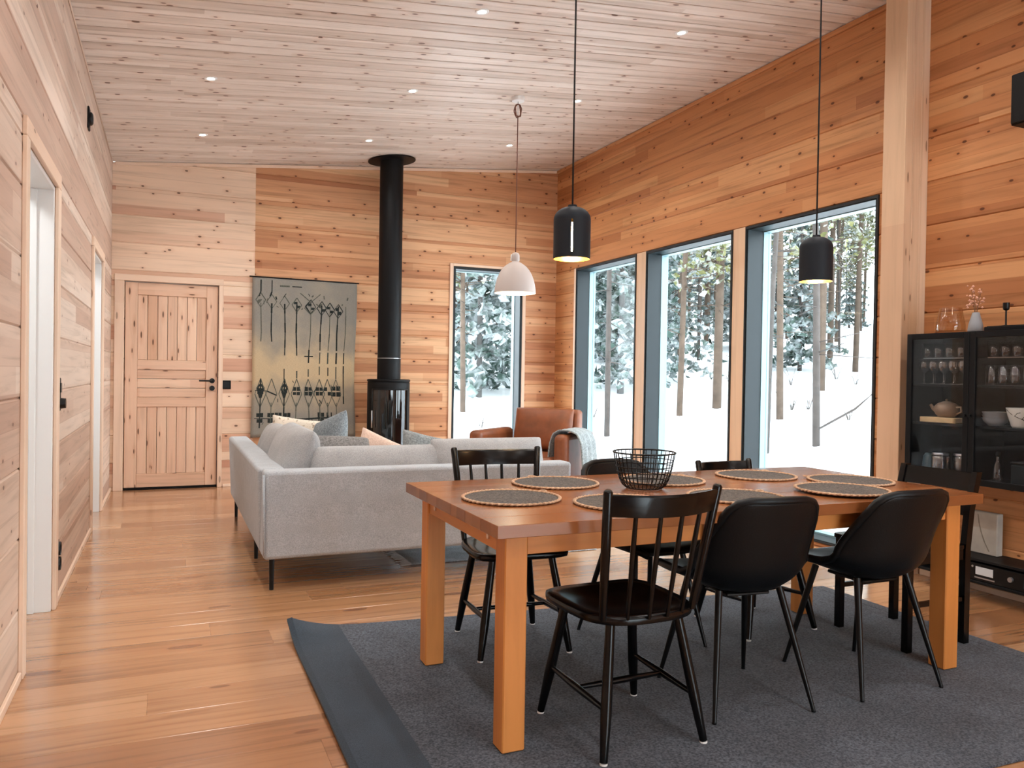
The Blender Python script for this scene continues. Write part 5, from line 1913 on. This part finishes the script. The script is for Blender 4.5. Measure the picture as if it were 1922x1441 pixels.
GF = 'snowy forest trees beyond the windows'
tr_ = random.Random(21)
KEY = [(8.10, 9.23, THIN[0], 0.8, 'thin leaning pine stem just right of the third window frame edge'),
       (10.21, 11.27, PIN[0], 0.8, 'slender pine with reddish trunk left of the window pendant'),
       (8.84, 8.98, THIN[0], 0.95, 'slim pine stem nearest the house below the window pendant'),
       (13.40, 13.54, PIN[1], 1.0, 'stout pine trunk behind the slim stem under the pendant'),
       (17.72, 16.63, PIN[0], 0.95, 'pine standing upslope at the right edge of the third window'),
       (9.24, 13.01, PIN[2], 0.85, 'grey pine trunk at the left of the middle window'),
       (10.23, 13.12, PIN[1], 0.95, 'broad pine trunk at the right of the middle window'),
       (7.0, 11.96, THIN[0], 0.9, 'slim pine stem in the window nearest the corner'),
       (9.5, 15.67, SPR[0], 0.95, 'dense snowy spruce in the window nearest the corner'),
       (11.5, 16.9, SPR[2], 0.8, 'tall snowy spruce behind the middle window trunks'),
       (6.2, 16.1, SPR[1], 1.1, 'bushy snowy spruce in the narrow end wall window'),
       (5.3, 14.6, PIN[2], 0.8, 'pale pine at the left of the narrow end wall window'),
       (8.05, 17.8, SPR[0], 1.0, 'snow laden spruce behind the bell pendant'),
       (16.1, 17.05, SPR[1], 1.0, 'low snowy spruce between the pines of the third window')]
for x, y, p, s, lab in KEY:
    kd = 'spruce_tree' if p in SPR else 'pine_tree'
    tree(kd, p, x, y, lab, GF, s, tr_.uniform(0, 6.28))


def seen_in(x, y):
    """which window frames a spot on the slope"""
    r = x / y
    for a, b, nm in ((0.30, 0.36, 'at the left of the narrow end wall window'), (0.36, 0.43, 'at the right of the narrow end wall window'), (0.43, 0.575, 'behind the corner of the room'), (0.575, 0.66, 'through the tall window nearest the corner'),
                     (0.66, 0.755, 'at the left of the middle tall window'), (0.755, 0.86, 'at the right of the middle tall window'), (0.86, 0.985, 'at the left of the window beside the post'), (0.985, 1.13, 'at the right of the window beside the post')):
        if a <= r < b:
            return nm
    return 'left beyond the narrow window' if r < 0.3 else 'right beyond the pine post'


def how_far(d):
    return 'at the snowfield edge' if d < 27 else ('partway upslope' if d < 38 else ('deep in the forest' if d < 47 else 'far up the hill'))


cnt = 0
tries = 0
placed = [(k[0], k[1]) for k in KEY]
while cnt < 185 and tries < 9000:
    tries += 1
    az = math.radians(tr_.uniform(6, 66))
    d = tr_.uniform(19, 58) if cnt > 24 else tr_.uniform(19, 27)
    x, y = d * math.sin(az), d * math.cos(az)
    if any((x - a) ** 2 + (y - b) ** 2 < (1.9 if d < 30 else 2.0) ** 2 for a, b in placed):
        continue
    placed.append((x, y))
    cnt += 1
    if tr_.random() < (0.6 if az < math.radians(33) else (0.5 if d > 40 else 0.05)):
        tree('spruce_tree', tr_.choice(SPR), x, y, 'snow dusted spruce %s, %s' % (how_far(d), seen_in(x, y)), GF, tr_.uniform(0.75, 1.15), tr_.uniform(0, 6.28))
    else:
        tree('pine_tree', tr_.choice(PIN + THIN), x, y, 'snow dusted pine %s, %s' % (how_far(d), seen_in(x, y)), GF, tr_.uniform(0.75, 1.1), tr_.uniform(0, 6.28))
# twiggy bushes sticking out of the snow
bm_ = MB()
for i in range(22):
    a = tr_.uniform(0, 6.28)
    l = tr_.uniform(0.25, 0.8)
    bm_.tube([(0, 0, -0.1), (math.cos(a) * l * .25, math.sin(a) * l * .25, l * .6), (math.cos(a) * l * .55, math.sin(a) * l * .55, l)], [0.006, 0.004, 0.002], 4)
bme = bm_.mesh('twigs')
bme.materials.append(M['bark_dark'])
for i in range(26):
    az = math.radians(tr_.uniform(15, 52))
    d = tr_.uniform(14, 24)
    x, y = d * math.sin(az), d * math.cos(az)
    o = bpy.data.objects.new('twiggy_bush', bme)
    col.objects.link(o)
    o.location = (x, y, ground_z(x, y))
    s = tr_.uniform(0.35, 0.75)
    o.scale = (s, s, s)
    o.rotation_euler = (0, 0, tr_.uniform(0, 6.28))
    tag(o, 'small bare bush in the snow %s' % seen_in(x, y), 'bush', 'bare bushes on the snowy slope')
# bent marker pole on the slope
px, py = 8.6, 7.75
pz = ground_z(px, py)
o = MB().tube([(px + .1, py + 1.05, pz + 0.3), (px + 0.05, py + .35, pz + 0.62), (px, py, pz + 0.85), (px, py, pz - 0.1)], 0.016, 6).build('marker_pole', M['bark_dark'], None, smooth=True)
tag(o, 'bent dark pole standing in the snow at the right window', 'pole')
